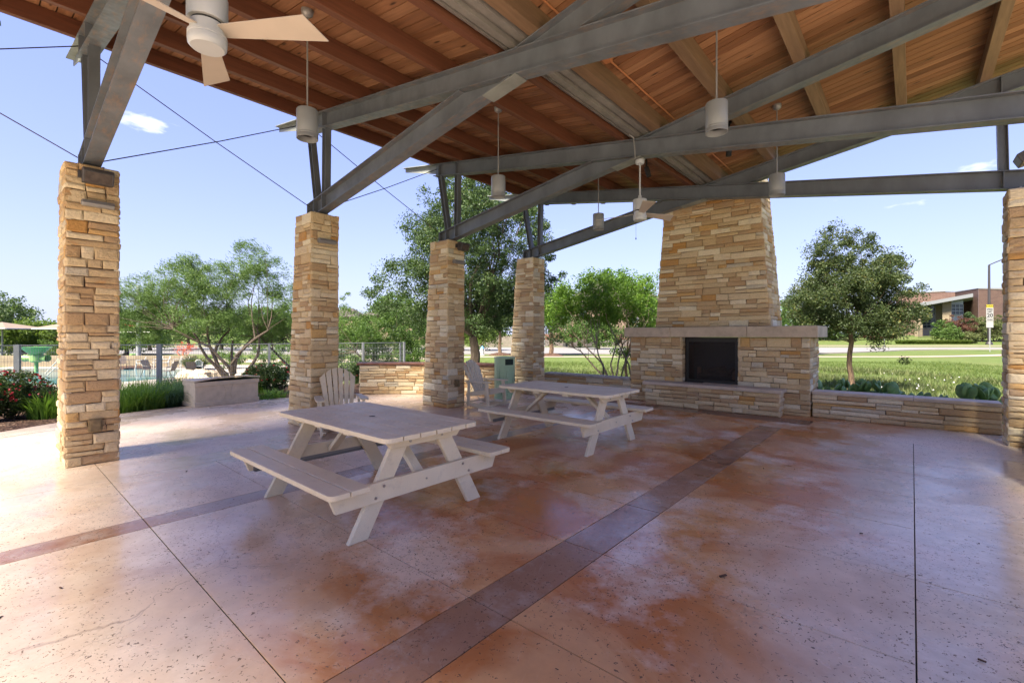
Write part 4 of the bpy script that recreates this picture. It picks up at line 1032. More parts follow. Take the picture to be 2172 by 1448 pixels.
# ------------------------------------------------------------------ rocking chairs
def rocker(label):
    r = empty('rocking_chair', (0, 0, 0), 0, label, 'rocking chair', 'sand coloured slatted rocking chairs')
    P_ = M['plastic']
    for sy in (-1, 1):
        y = sy * .27
        n = 14; top = []; bot = []
        for i in range(n + 1):
            q = i / n; x = -.46 + .92 * q; zb = .13 * ((q - .52) / .52) ** 2; top.append((x, max(zb + .012, .085 + .03 * (q - .5) ** 2 * 4))); bot.append((x, zb))
        m = MB(); m.prism(bot + top[::-1], y - .019, y + .019); m.build('rocker', P_, r, world=False, fix=True, bevel=.003)
        for (xb_, zb, xt_, zt_, nm, w_) in ((.25, .08, .20, .53, 'front_leg', .075), (-.27, .08, -.25, .53, 'rear_leg', .06)):
            m = MB(); ys = y + sy * .032
            m.prism([(xb_ - w_ / 2, zb - .05), (xb_ + w_ / 2, zb - .05), (xt_ + w_ / 2, zt_), (xt_ - w_ / 2, zt_)], ys - .014, ys + .014); m.build(nm, P_, r, world=False, fix=True, bevel=.003)
        m = MB(); ys = y + sy * .04
        m.prism([(-.36, ys - .035), (-.20, ys - .055), (.18, ys - .065), (.29, ys - .05), (.30, ys + .05), (.18, ys + .065), (-.20, ys + .05), (-.36, ys + .035)], .531, .553, 'z'); m.build('arm_rest', P_, r, world=False, fix=True, bevel=.005)
        m = MB(); m.prism([(-.34, .21), (.24, .30), (.24, .385), (-.34, .30)], y - .016, y + .016); m.build('side_rail', P_, r, world=False, fix=True, bevel=.003)
    m = MB(); m.box(.235, .262, -.255, .255, .29, .385); m.build('front_apron', P_, r, world=False, bevel=.003)
    m = MB(); m.box(-.02, .03, -.25, .25, .088, .108); m.build('cross_bar', P_, r, world=False); m = MB(); m.box(-.30, -.25, -.25, .25, .10, .12); m.build('cross_bar', P_, r, world=False)
    for i in range(6):
        x = .245 - i * .078; z = .387 - (.245 - x) * .15; m = MB(); m.board((x, -.25, z), (x, .25, z), .07, .02, (1, 0, .15)); m.build('seat_slat', P_, r, world=False, fix=True, bevel=.003)
    for i in range(6):
        k_ = i - 2.5; yb_ = k_ * .066; yt_ = k_ * .092; h = .98 - .018 * k_ * k_; 
        xb2, zb2 = -.17, .29; L = (h - zb2); lean = .38
        m = MB(); 
        pts = [(yb_ - .029, zb2, 0), (yb_ + .029, zb2, 0), (yt_ + .042, h - .0, 1), (yt_ - .042, h, 1)]
        dz_l = .012 * (k_ + .5) if k_ < 0 else 0; 
        zl = h - .018 * (abs(k_ - .5) ** 2 - k_ * k_) * 1; zr = h - .018 * (abs(k_ + .5) ** 2 - k_ * k_) * 1
        vs = []
        for off in (0, .02):
            for (yy, zz) in ((yb_ - .027, zb2), (yb_ + .027, zb2), (yt_ + .037, zr), (yt_ - .037, zl)):
                q = (zz - zb2) / L; vs.append((xb2 - lean * q * .75 - off * .93 + .02 * (abs(k_) / 2.5) ** 2, yy, zz - off * .3))
        m.add(vs, [(0, 1, 2, 3), (7, 6, 5, 4), (0, 4, 5, 1), (1, 5, 6, 2), (2, 6, 7, 3), (3, 7, 4, 0)]); m.build('back_slat', P_, r, world=False, fix=True, bevel=.003)
    for (zz, xx) in ((.52, -.30), (.80, -.415)):
        m = MB(); m.box(xx - .045, xx - .02, -.27, .27, zz - .035, zz + .035); m.build('back_rail', P_, r, world=False)
    return r
rc = rocker('rocking chair behind the near table, in front of the second pillar')
rc.location = (-6.60, 3.60, 0); rc.rotation_euler = (0, 0, R_(-22))
index_children()
r2 = copy_tree(rc); r2.location = (-6.78, 7.0, 0); r2.rotation_euler = (0, 0, R_(8)); r2['label'] = 'rocking chair between the third pillar and the green litter bin'

# ------------------------------------------------------------------ litter bin
bx, by = -7.38, 8.22
bn = empty('litter_bin', (bx, by, 0), 0, 'sage green round litter bin with grass shaped slots and a dark opening', 'litter bin')
RB = .245; n = 48; a_c = math.atan2(-by, -bx) + .52
m = MB()
zs = [.03, .80, .94, .965]
def inhole(k_, j_): 
    a = 2 * math.pi * (k_ + .5) / n; d = (a - a_c + math.pi) % (2 * math.pi) - math.pi
    return j_ == 1 and abs(d) < .42
for z in zs:
    for k_ in range(n): a = 2 * math.pi * k_ / n; m.v.append((bx + RB * math.cos(a), by + RB * math.sin(a), z))
for j_ in range(3):
    for k_ in range(n):
        if not inhole(k_, j_): m.f.append((j_ * n + k_, j_ * n + (k_ + 1) % n, (j_ + 1) * n + (k_ + 1) % n, (j_ + 1) * n + k_))
m.build('body', M['bin'], bn, smooth=True)
m = MB(); m.lathe([(.235, .03), (.235, .955)], (bx, by), 40); m.build('liner', M['bin_dark'], bn, smooth=True)
m = MB(); m.lathe([(RB + .01, .955), (RB + .014, .965), (RB + .01, .98), (RB - .03, .987), (0, .987)], (bx, by), 48, True, False); m.build('lid', M['bin'], bn, smooth=True)
m = MB(); m.lathe([(RB + .012, .0), (RB + .012, .03), (RB - .01, .035)], (bx, by), 48); m.build('base_ring', M['bin'], bn, smooth=True)
random.seed(3)
m = MB()
for k_ in range(40):
    a0 = a_c + random.uniform(-1.6, 1.6); z0 = random.choice([.1, .12, .35, .42]) + random.uniform(-.03, .05); L = random.uniform(.12, .42); ln = random.uniform(-.14, .14)
    if abs(a0 - a_c) < .5: L = min(L, .76 - z0)
    for q in range(4):
        for sd_ in (-1, 1):
            a = a0 + ln * (q / 3) ** 1.5 + sd_ * .016 * (1 - q / 3.2); m.v.append((bx + (RB + .0015) * math.cos(a), by + (RB + .0015) * math.sin(a), z0 + L * q / 3))
    b_ = len(m.v) - 8
    for q in range(3): m.f.append((b_ + 2 * q, b_ + 2 * q + 1, b_ + 2 * q + 3, b_ + 2 * q + 2))
m.build('grass_slots', M['bin_dark'], bn)

# ------------------------------------------------------------------ storage box
v0 = Vector((-11.18, 2.87, 0)); v1 = Vector((-11.29, 4.16, 0))
ax = (v1 - v0).normalized(); L = (v1 - v0).length
sb = empty('storage_box', tuple(v0), math.atan2(ax.y, ax.x), 'long beige cast storage box with a warped lid at the patio edge', 'storage box')
D = .66
m = MB(); m.box(.02, L - .02, .02, D - .02, .0, .50); m.build('body', M['box'], sb, world=False)
m = MB(); m.box(0, L, 0, D, 0, .10); m.build('plinth', M['box'], sb, world=False, bevel=.01)
m = MB()
for (a, b, c_, d) in ((0, L, 0, .05), (0, L, D - .05, D), (0, .05, .05, D - .05), (L - .05, L, .05, D - .05)): m.box(a, b, c_, d, .43, .52)
m.build('rim', M['box'], sb, world=False, bevel=.008)
m = MB(); m.box(.05, L - .05, .05, D - .05, .50, .505); m.build('inside', M['hole'], sb, world=False)  # dark sheet on the solid body stands in for shade under the lid
m = MB(); vs = []
for z_ in (0, .028):
    for i in range(9):
        q = i / 8; lift = .575 + .030 * math.sin(q * math.pi) ; 
        vs += [(q * (L + .02) - .01, -.015, lift - .022 + z_ if 0 else .527 + .06 * math.sin(q * math.pi * .9) + z_), (q * (L + .02) - .01, D + .01, .53 + z_)]
fs = []
for i in range(8):
    a = 2 * i; fs += [(a, a + 1, a + 3, a + 2), (a + 18, a + 20, a + 21, a + 19), (a, a + 2, a + 20, a + 18), (a + 1, a + 19, a + 21, a + 3)]
fs += [(0, 18, 19, 1), (16, 17, 35, 34)]
m.add(vs, fs); m.build('lid', M['box'], sb, world=False, fix=True)
for c0 in (.30, 1.0):
    m = MB(); pts = [(c0 + .30 * math.cos(a), .018, .26 + .30 * math.sin(a)) for a in np.linspace(R_(-38), R_(38), 14)] if c0 < .6 else [(c0 - .30 * math.cos(a), .018, .26 + .30 * math.sin(a)) for a in np.linspace(R_(-38), R_(38), 14)]
    m.tube(pts, .005, 6); m.build('relief_arc', M['box'], sb, world=False)

# small litter on the floor
random.seed(12)
for (x, y, a, L_, lab) in ((-.30, 4.35, 10, .022, 'small dark wood chip lying on the floor in the right middle'), (.23, 3.02, -20, .028, 'dark brown wood chip on the floor near the right edge'), (-3.82, .30, 12, .022, 'dark wood chip on the floor at the far left'), (-.9, 3.0, 60, .05, 'thin curled twig on the floor right of the band')):
    m = MB(); m.board((x, y, .006), (x + L_ * math.cos(R_(a)), y + L_ * math.sin(R_(a)), .008), L_ * .3, .006, (math.sin(R_(a)), -math.cos(R_(a)), 0)); o = m.build('wood_chip', M['leafbrown']); tag(o, lab, 'wood chip', 'bits of wood lying on the patio')

# ------------------------------------------------------------------ planting bed
mb_ = []; Qs = []; n = 60; K = 8
A = np.linspace(R_(95), R_(250), n)
for i, a in enumerate(A):
    for k_ in range(K + 1):
        r_ = CR - .03 + k_ / K * 4.6; z = -.03 - .10 * (k_ / K) + .03 * math.sin(i * 1.7 + k_ * 2.1) * (k_ > 0)
        mb_.append((CC[0] + r_ * math.cos(a), CC[1] + r_ * math.sin(a), z if k_ < K else -1.1))
for i in range(n - 1):
    for k_ in range(K): a = i * (K + 1) + k_; Qs.append((a, a + 1, a + K + 2, a + K + 1))
tag(npmesh('mulch_bed', mb_, Qs, M['mulch'], smooth=True), kind='structure')
mm = [( -8.3, 8.2), (-8.1, 10.3), (-8.9, 10.2), (-9.6, 8.6), (-9.2, 7.6)]
o = MB().prism(mm, -.4, -.06, 'z').build('mulch_patch', M['mulch'], fix=True); tag(o, kind='structure')

def blades(center, n, R0, h, lean, width, curl=.5, seed=0):
    g_ = np.random.default_rng(seed); cx_, cy_, cz_ = center
    a = g_.random(n) * 2 * np.pi; rr_ = np.sqrt(g_.random(n)) * R0
    bx_ = cx_ + rr_ * np.cos(a); by_ = cy_ + rr_ * np.sin(a)
    da = a + (g_.random(n) - .5) * 1.5; hh = h * (.6 + .5 * g_.random(n)); ln = lean * (.3 + .9 * g_.random(n))
    V = []; SEG = 4
    px_, py_ = -np.sin(da), np.cos(da)
    for k_ in range(SEG + 1):
        q = k_ / SEG; out_ = ln * q ** 1.7; zz = hh * (q - curl * q ** 3 * (ln / (lean + 1e-6)) * .6); wd = width * (1 - q ** 2) * (.7 + .3 * np.sin(q * 3)) + .0008
        for sd_ in (-1, 1): V.append(np.stack([bx_ + out_ * np.cos(da) + sd_ * wd * px_, by_ + out_ * np.sin(da) + sd_ * wd * py_, cz_ + zz], -1))
    V = np.stack(V, 1)   # n, 2*(SEG+1), 3
    base_ = (np.arange(n) * 2 * (SEG + 1))[:, None]
    Q_ = np.concatenate([base_ + np.array([[2 * k_, 2 * k_ + 1, 2 * k_ + 3, 2 * k_ + 2]]) for k_ in range(SEG)], 0)
    return V.reshape(-1, 3), Q_
def clump(name, label, cat, group, u, t, n, R0, h, lean, width, mat, seed, z=None, curl=.5):
    x, y = at(u, t); z = -.08 if z is None else z
    V, Q_ = blades((0, 0, 0), n, R0, h, lean, width, curl, seed)
    o = npmesh(name, V, Q_, mat); o.location = (x, y, z); tag(o, label, cat, group); return o
ncl = 0
for i, (u, t, h) in enumerate(((96, 8.75, .62), (138, 9.1, .66), (75, 9.8, .6), (262, 9.15, .66), (292, 9.35, .68), (322, 9.55, .66), (275, 9.9, .72), (310, 10.3, .72), (345, 10.4, .7), (252, 9.9, .7))):
    lab = ['bright green strap leaf clump just left of the nearest pillar', 'strap leaf clump peeping out at the left side of the nearest pillar', 'strap leaf clump behind the red roses'][i] if i < 3 else 'strap leaf clump number-like row, between the nearest pillar and the blue-green grass'
    if i >= 3: lab = ['strap leaf clump right beside the nearest pillar, in the front row', 'middle strap leaf clump of the front row right of the nearest pillar', 'strap leaf clump touching the blue-green grass, front row', 'strap leaf clump in the back row near the nearest pillar', 'middle strap leaf clump of the back row', 'strap leaf clump in the back row behind the blue-green grass', 'strap leaf clump half hidden behind the nearest pillar'][i - 3]
    clump('strap_leaf_plant', lab, 'plant', 'strap leaf plants in the bed', u, t, 230, .24, h, .42, .009, M['blade'], 100 + i)
clump('blue_grass', 'blue-green ornamental grass drooping beside the storage box', 'ornamental grass', None, 362, 9.95, 1500, .16, .72, .62, .0035, M['blueblade'], 140, curl=.9)
clump('blue_grass', 'taller blue-green grass behind the left end of the storage box', 'ornamental grass', None, 372, 11.1, 900, .2, .82, .5, .0035, M['blueblade'], 141, curl=.8)
for i, (u, t) in enumerate(((402, 12.0), (440, 12.1), (478, 12.2), (515, 12.3), (545, 12.4))):
    clump('strap_leaf_plant', ['strap leaf tips above the left end of the storage box lid', 'strap leaf tips above the box lid, second from its left end', 'strap leaf tips above the middle of the box lid', 'strap leaf tips above the box lid, second from its right end', 'strap leaf tips above the right end of the box lid'][i], 'plant', 'strap leaf plants in the bed', u, t, 160, .25, .62, .3, .009, M['blade'], 160 + i)
for i, (u, t) in enumerate(((560, 10.9), (590, 11.2), (572, 11.4))):
    clump('strap_leaf_plant', ['low strap leaf plant at the foot of the rose right of the box', 'low strap leaf plant against the second pillar', 'low strap leaf plant right behind the corner of the box'][i], 'plant', 'strap leaf plants in the bed', u, t, 110, .2, .3, .28, .008, M['blade'], 180 + i)

# ------------------------------------------------------------------ leaves, shrubs and trees
def leafcloud(centers, rad, per, size, seed, aspect=.55, flat=1.0, orient=None):
    """quads round cluster centres. centers (c,3) rad (c,)"""
    g_ = np.random.default_rng(seed); c = np.repeat(centers, per, 0); rr_ = np.repeat(rad, per)
    d = g_.normal(size=(len(c), 3)); d /= np.linalg.norm(d, axis=1)[:, None]; q = g_.random(len(c)) ** .5
    p = c + d * (rr_ * q)[:, None] * np.array([1, 1, flat])
    a = g_.normal(size=(len(c), 3)); a /= np.linalg.norm(a, axis=1)[:, None]
    if orient is not None: a = a * .5 + orient; a /= np.linalg.norm(a, axis=1)[:, None]
    b = np.cross(a, g_.normal(size=(len(c), 3))); b /= (np.linalg.norm(b, axis=1)[:, None] + 1e-9)
    s_ = size * (.6 + .8 * g_.random(len(c)))[:, None]
    V = np.stack([p - a * s_ * .5, p + b * s_ * aspect * .5, p + a * s_ * .5, p - b * s_ * aspect * .5], 1).reshape(-1, 3)
    return V, np.arange(len(V)).reshape(-1, 4)
def limb(m, p0, p1, r0, r1, g_, bend=.15, n=5):
    p0 = np.array(p0, float); p1 = np.array(p1, float); L_ = np.linalg.norm(p1 - p0); pts = []
    off = g_.normal(size=3) * bend * L_; off[2] = abs(off[2]) * .4
    for i in range(n + 1):
        q = i / n; pts.append(tuple(p0 * (1 - q) + p1 * q + off * math.sin(math.pi * q) + g_.normal(size=3) * .012 * L_ * (0 < i < n)))
    m.tube(pts, [r0 + (r1 - r0) * (i / n) for i in range(n + 1)], 6, True); return pts
def tree(name, label, cat, u, t, blobs, mat, bmat, ncl, crad, per, lsize, tr, fork, seed, group=None, z=None, lean=0, stems=1, spread=.3, edge=.5, aspect=.55, twig=True, orient=None, flat=.8, pos=None):
    """blobs: (du_m sideways, dt_m depth, z, rx, rz) in metres relative to the base; crown = clusters inside the blobs"""
    x, y = pos or at(u, t); z = gzs(x, y) if z is None else z; g_ = np.random.default_rng(seed)
    root = empty(name, (x, y, z), 0, label, cat, group)
    W = np.array([b[3] ** 2 * b[4] for b in blobs]); W = W / W.sum(); cs = []; rads = []
    for i in range(ncl):
        b = blobs[g_.choice(len(blobs), p=W)]
        d = g_.normal(size=3); d /= np.linalg.norm(d); q = g_.random() ** (edge * .66)
        s_, tt_, zz = b[0] + d[0] * q * b[3], b[1] + d[1] * q * b[3], b[2] + d[2] * q * b[4]
        cs.append((x + s_ * Rt[0] + tt_ * F[0], y + s_ * Rt[1] + tt_ * F[1], z + zz)); rads.append(crad * (.5 + .9 * g_.random()))
    cs = np.array(cs); rads = np.array(rads)
    V, Q_ = leafcloud(cs, rads, per, lsize, seed + 1, aspect, flat, orient)
    npmesh('crown', V, Q_, mat, root)
    m = MB(); top = np.array([x + lean * Rt[0], y + lean * Rt[1], z + fork])
    starts = []
    if stems == 1:
        pts = limb(m, (x, y, z - .1), top, tr, tr * .72, g_, .015, 6); 
        m.tube([(x, y, z - .1), (x, y, z + .25)], [tr * 1.35, tr * 1.0], 8); starts = [np.array(p) for p in pts[3:]] + [top] * 3
    else:
        for k_ in range(stems):
            b = blobs[k_ % len(blobs)]; a = (k_ + .5) / stems * 2 * math.pi + g_.random()
            e = np.array([x + (b[0] * .3 + spread * math.cos(a)) * Rt[0] + spread * math.sin(a) * F[0], y + (b[0] * .3 + spread * math.cos(a)) * Rt[1] + spread * math.sin(a) * F[1], z + fork + g_.random() * fork * .4])
            pts = limb(m, (x + .05 * math.cos(a), y + .05 * math.sin(a), z - .1), e, tr * (.6 + .5 * g_.random()), tr * .35, g_, .10, 6); starts += [np.array(p) for p in pts[2:]]
    SA = np.array(starts); nl = min(len(cs), 46 if twig else 10)
    for i in range(nl):
        e = cs[i]; 
        below = SA[SA[:, 2] < e[2] + .3] if (SA[:, 2] < e[2] + .3).any() else SA
        j_ = np.argmin(np.linalg.norm(below - e, axis=1) + g_.random(len(below)) * .8)
        limb(m, below[j_], e, tr * (.34 if i < 10 else .16), tr * .04, g_, .12, 4)
    m.build('trunk', bmat, root, smooth=True); return root

tree('added_shade_tree', 'unseen tree added to cast shade, left of the camera', 'tree', 0, 0, [(0, 0, 8.8, 2.6, 1.8), (1.2, 1.4, 9.8, 2.2, 1.4), (-1.4, 0, 8.4, 2.2, 1.4), (2.1, 2.5, 10.6, 1.8, 1.2)], M['oak'], M['bark'], 260, .55, 60, .24, .3, 5.5, 901, twig=False, pos=(-10.3, -3.1))  # added out of view to shade the left apron and curved wall
tree('added_shade_tree', 'unseen tree added to cast shade, farther left of the camera', 'tree', 0, 0, [(0, 0, 8.6, 2.8, 1.8), (1.0, 1.0, 9.6, 2.2, 1.4)], M['oak'], M['bark'], 170, .55, 60, .24, .3, 5.5, 902, twig=False, pos=(-15.5, -3.6))  # second unseen tree, also added for its shade
# big live oak behind the third and fourth pillars
tree('live_oak', 'large dark green live oak behind the third and fourth pillars', 'tree', 1003, 19.5,
     [(0.3, 0, 6.0, 3.1, 2.8), (-2.6, 0, 4.2, 1.9, 1.5), (2.6, .3, 4.2, 1.6, 1.6), (-.9, 0, 8.4, 1.2, 1.0), (1.0, 0, 7.9, 1.9, 1.2), (-1.5, 0, 6.4, 1.5, 1.0), (-2.9, 0, 2.9, 1.1, .8), (.6, -.5, 2.8, 1.5, .9), (3.3, 0, 2.9, 1.0, .9), (-.2, 1, 3.8, 2.6, 1.4)],
     M['oak'], M['bark'], 860, .42, 150, .085, .25, 2.2, 201)
# bright multi-stem tree left of the fireplace
tree('crape_myrtle', 'bright green multi-stemmed tree left of the fireplace', 'tree', 1303, 15.0,
     [(-0.34, 0, 3.41, 1.48, 0.84), (0.91, .2, 3.30, 1.14, 1.01), (-1.54, 0, 3.30, 0.85, 0.67), (-0.11, .3, 2.85, 1.14, 0.34), (-0.11, 0, 4.03, 1.03, 0.39), (1.48, 0, 3.97, 0.46, 0.67), (-2.05, 0, 2.85, 0.57, 0.45), (1.03, 0, 2.51, 0.68, 0.45)],
     M['crape'], M['bark_pale'], 400, .26, 78, .07, .055, 1.45, 202, stems=9, spread=.95, edge=.8)
# round tree right of the fireplace
tree('round_tree', 'round crowned dark green tree right of the fireplace', 'tree', 1804, 18.2,
     [(0, 0, 3.7, 2.2, 1.3), (0, 0, 4.7, 1.7, 1.1), (-1.5, 0, 3.5, 1.1, .9), (1.6, 0, 3.2, 1.2, 1.0), (-.9, 0, 5.5, .8, .8), (.3, 0, 6.0, .6, .6), (1.2, 0, 4.7, .9, .8), (0, 0, 2.6, 1.9, .5), (.9, -.3, 2.1, .5, .3), (1.35, -.3, 1.7, .35, .2), (1.75, -.3, 1.35, .4, .16), (.9, 0, 5.9, .6, .5), (-.5, 0, 6.0, .8, .6), (-2.0, 0, 2.6, .6, .5)],
     M['cedar'], M['bark_mid'], 640, .32, 140, .075, .105, 2.3, 203)
tree('feathery_tree', 'airy wind-bent multi-stemmed tree behind the pool fence', 'tree', 497, 24,
     [(-1.5, 0, 4.95, 2.3, 1.5), (-4.3, 0, 4.35, 1.9, 1.3), (1.2, 0, 5.95, 1.5, 1.1), (.4, 0, 7.25, .8, .5), (-5.6, 0, 3.6, 1.3, 1.0), (-4.6, 0, 2.6, 1.6, .8), (2.3, 0, 4.75, 1.2, .9), (-1.0, 0, 3.35, 2.4, .7), (-2.2, 0, 6.15, 1.2, .5), (3.2, 0, 3.65, .9, .7)],
     M['willow'], M['bark'], 800, .40, 100, .15, .13, 2.2, 204, stems=8, spread=1.3, aspect=.16, edge=.8, orient=np.array([-.5, -.3, .35]))
tree('sprawling_tree', 'dark sprawling tree with arching limbs just left of the second pillar, beyond the fence', 'tree', 655, 27,
     [(-2.0, 0, 3.3, 1.8, 1.0), (-.6, 0, 3.0, 1.4, .9), (-3.4, 0, 2.7, 1.2, .8), (1.8, 0, 3.9, .8, 1.1), (2.4, 0, 4.4, .5, 1.0)],
     M['willow'], M['bark'], 170, .38, 85, .14, .11, 1.8, 205, stems=5, spread=1.6, aspect=.25)
tree('bushy_tree', 'leafy tree above the curved wall, between the second and third pillars', 'tree', 805, 23,
     [(-.6, 0, 2.6, 1.5, 1.0), (.9, .3, 2.8, 1.3, 1.2), (-1.8, 0, 1.9, .9, .7), (1.5, 0, 1.5, 1.0, 1.0), (0, 0, 1.2, 1.4, .5)],
     M['midtree'], M['bark'], 260, .32, 110, .08, .10, 1.3, 206, stems=4, spread=.8)
tree('small_tree', 'slim young tree hidden behind the bright multi-stemmed one', 'tree', 1328, 17.5,
     [(.3, 0, 1.9, .9, .6), (.8, 0, 2.9, .8, .8)], M['midtree'], M['bark_mid'], 70, .25, 90, .08, .07, 1.5, 207)
# trees along the road
for i, (u, t, w_, h, lab) in enumerate(((1061, 46.2, 2.3, 4.5, 'street tree on a mulch ring beside the fire hydrant'), (1169, 44.8, 2.4, 4.6, 'street tree on a mulch ring right of the fourth pillar'), (1700, 46, 2.4, 4.5, 'street tree showing between the chimney and the round tree'), (838, 46, 2.4, 4.6, 'street tree beyond the curved wall'))):
    tree('street_tree', lab, 'tree', u, t, [(0, 0, h, w_, 1.6), (w_ * .4, 0, h - .8, w_ * .6, 1.0), (-w_ * .4, 0, h - .7, w_ * .6, 1.0)], M['midtree'] if i else M['oak'], M['bark_mid'], 90, .6, 75, .2, .26 if i == 1 else .2, 2.3, 220 + i, group='street trees along the road', twig=False)
    x, y = at(u, t); z = gzs(x, y); m = MB(); m.lathe([(1.35, z - .05), (.9, z + .15), (.4, z + .26), (.05, z + .28)], (x, y), 24, False, True)
    tag(m.build('mulch_ring', M['mulch'], smooth=True), ['mound of mulch round the street tree by the hydrant', 'mound of mulch round the street tree right of the fourth pillar', 'mound of mulch round the street tree behind the chimney', 'mound of mulch round the street tree beyond the curved wall'][i], 'mulch mound', 'mulch mounds round street trees')
# far trees
far = [(-30, 52, 7.5, 4.5, 'oak', 'tall dark tree at the far left edge'), (20, 50, 6.2, 3.6, 'oak', 'dark tree above the tan shade canopy at the left edge'), (78, 44, 3.3, 3.2, 'lime', 'pale green tree left of the nearest pillar, beyond the pool'), (150, 47, 3.3, 3.0, 'lime', 'pale green tree mostly hidden by the nearest pillar'),
       (268, 46, 4.4, 3.2, 'lime', 'pale green tree just right of the nearest pillar, beyond the pool'), (318, 60, 5.6, 4.6, 'midtree', 'mid green tree beyond the pool, left of the feathery tree'), (400, 66, 6.8, 5.2, 'midtree', 'rounded green tree behind the middle of the feathery tree'), (470, 62, 6.2, 4.6, 'oak', 'dark tree behind the stems of the feathery tree'),
       (540, 60, 6.0, 4.6, 'midtree', 'green tree behind the right part of the feathery tree'), (600, 58, 5.4, 4.2, 'oak', 'dark tree next to the second pillar, far off'), (680, 70, 5.6, 4.4, 'midtree', 'far green tree hidden behind the second pillar'), (760, 66, 4.4, 4.2, 'lime', 'far pale green tree right of the second pillar'), (905, 62, 5.0, 4.2, 'midtree', 'far green tree by the third pillar'), (1010, 60, 4.2, 4.0, 'lime', 'bright far tree behind the trunk of the live oak'),
       (1668, 90, 5.0, 4.5, 'midtree', 'far tree right of the chimney'), (1745, 96, 5.5, 5.0, 'midtree', 'far tree behind the round tree, left part'), (1860, 100, 5.5, 5.0, 'oak', 'far tree behind the round tree, right part'), (1270, 66, 4.8, 3.6, 'midtree', 'far tree in front of the brown roofed house'), (1215, 74, 5.5, 4.2, 'midtree', 'far tree left of the brown roofed house')]
for i, (u, t, h, w_, mt, lab) in enumerate(far):
    tree('far_tree', lab, 'tree', u, t, [(0, 0, h * .62, w_ * .8, h * .33), (w_ * .45, 0, h * .5, w_ * .5, h * .25), (-w_ * .45, .3, h * .52, w_ * .5, h * .26), (.2, 0, h * .82, w_ * .45, h * .18), (0, -.5, h * .28, w_ * .75, h * .2)], M[mt], M['bark'], 120, .75, 60, .26, .22, h * .35, 240 + i, group='far trees beyond the lawns', twig=False)

# rose bushes
def rose(u, t, w_, h, label, seed, nf):
    x, y = at(u, t); z = -.1; g_ = np.random.default_rng(seed); root = empty('rose_bush', (x, y, z), 0, label, 'rose bush', 'red flowering rose bushes')
    cs = []
    for i in range(120):
        d = g_.normal(size=3); d /= np.linalg.norm(d); q = g_.random() ** .4; cs.append((x + d[0] * q * w_, y + d[1] * q * w_, z + h * .52 + d[2] * q * h * .45))
    cs = np.array(cs); V, Q_ = leafcloud(cs, np.full(len(cs), .10), 60, .045, seed, .6)
    npmesh('foliage', V, Q_, M['rose'], root); m = MB()
    for i in range(16): limb(m, (x + g_.normal() * .05, y + g_.normal() * .05, z), cs[i], .010, .004, g_, .1, 3)
    m.build('stems', M['bark'], root)
    toward = Vector((-x, -y, .0)).normalized(); fl = MB(); k_ = 0; tries = 0
    while k_ < nf and tries < 2000:
        tries += 1; d = g_.normal(size=3); d /= np.linalg.norm(d)
        if d[2] < -.2 or (d[0] * toward.x + d[1] * toward.y) < -.3: continue
        c = Vector((x + d[0] * w_ * 1.04, y + d[1] * w_ * 1.04, z + h * .52 + d[2] * h * .47)); r_ = .011 + .010 * g_.random()
        b_ = MB()
        for p in range(9):
            a = Vector(g_.normal(size=3)).normalized(); b2 = a.cross(Vector(g_.normal(size=3))).normalized(); o_ = c + Vector(g_.normal(size=3)) * r_ * .45
            b_.add([o_ - a * r_, o_ + b2 * r_ * .8, o_ + a * r_, o_ - b2 * r_ * .8], [(0, 1, 2, 3)])
        if k_ < 40: b_.build('flower', M['petal'], root)
        else: fl.add(b_.v, b_.f)
        k_ += 1
    if fl.v: fl.build('flowers', M['petal'], root)['kind'] = 'stuff'
rose(28, 8.7, .50, .95, 'big rose bush with red flowers at the left edge of the photo', 301, 60)
rose(-55, 8.2, .45, .9, 'rose bush cut off by the left edge', 302, 30)
rose(82, 9.3, .36, .66, 'rose bush with red clusters just left of the nearest pillar', 303, 46)
rose(582, 12.3, .45, .92, 'rose bush right of the storage box with a few red flowers', 304, 18)
rose(548, 13.1, .35, .8, 'smaller rose bush behind the right end of the storage box', 305, 10)
rose(822, 14.2, .35, .85, 'rose bush behind the curved wall with one red flower above the coping', 306, 5)
rose(770, 14.4, .4, .8, 'low rose bush behind the left part of the curved wall', 307, 3)

# cactus behind the right low wall
def cactus(x, y, label, seed, n=16, h=.85):
    g_ = np.random.default_rng(seed); z = gzs(x, y) + .33; root = empty('prickly_pear', (x, y, z), 0, label, 'cactus', 'prickly pears behind the low wall')
    stack = [(Vector((x + g_.normal() * .2, y + g_.normal() * .1, z)), 0) for _ in range(8)]; k_ = 0
    while stack and k_ < n:
        b, lv = stack.pop(0); a = g_.random() * math.pi; tilt = Vector((g_.normal() * .35, g_.normal() * .2, 1)).normalized(); s_ = .10 + .04 * g_.random()
        side = Vector((math.cos(a), math.sin(a), 0)); side = (side - tilt * side.dot(tilt)).normalized(); nn_ = tilt.cross(side); c = b + tilt * s_ * .95
        m = MB(); vs = []; N1 = 12
        for j_ in range(N1):
            an = 2 * math.pi * j_ / N1; r_ = s_ * (1 - .12 * math.sin(an)); vs.append(c + side * math.cos(an) * r_ * .72 + tilt * math.sin(an) * s_)
        vs2 = [c + (v - c) * .72 + nn_ * .022 for v in vs]; vs3 = [c + (v - c) * .72 - nn_ * .022 for v in vs]
        al = vs + vs2 + vs3; fs = [tuple(range(N1, 2 * N1)), tuple(range(3 * N1 - 1, 2 * N1 - 1, -1))]
        for j_ in range(N1): q = (j_ + 1) % N1; fs += [(j_, q, N1 + q, N1 + j_), (j_, 2 * N1 + j_, 2 * N1 + q, q)]
        m.add(al, fs); m.build('pad', M['cactus'], root, smooth=True, fix=True); k_ += 1
        if lv < 4:
            for _ in range(2 if lv < 2 else 1): stack.append((c + tilt * s_ * .85 + side * g_.normal() * s_ * .5, lv + 1))
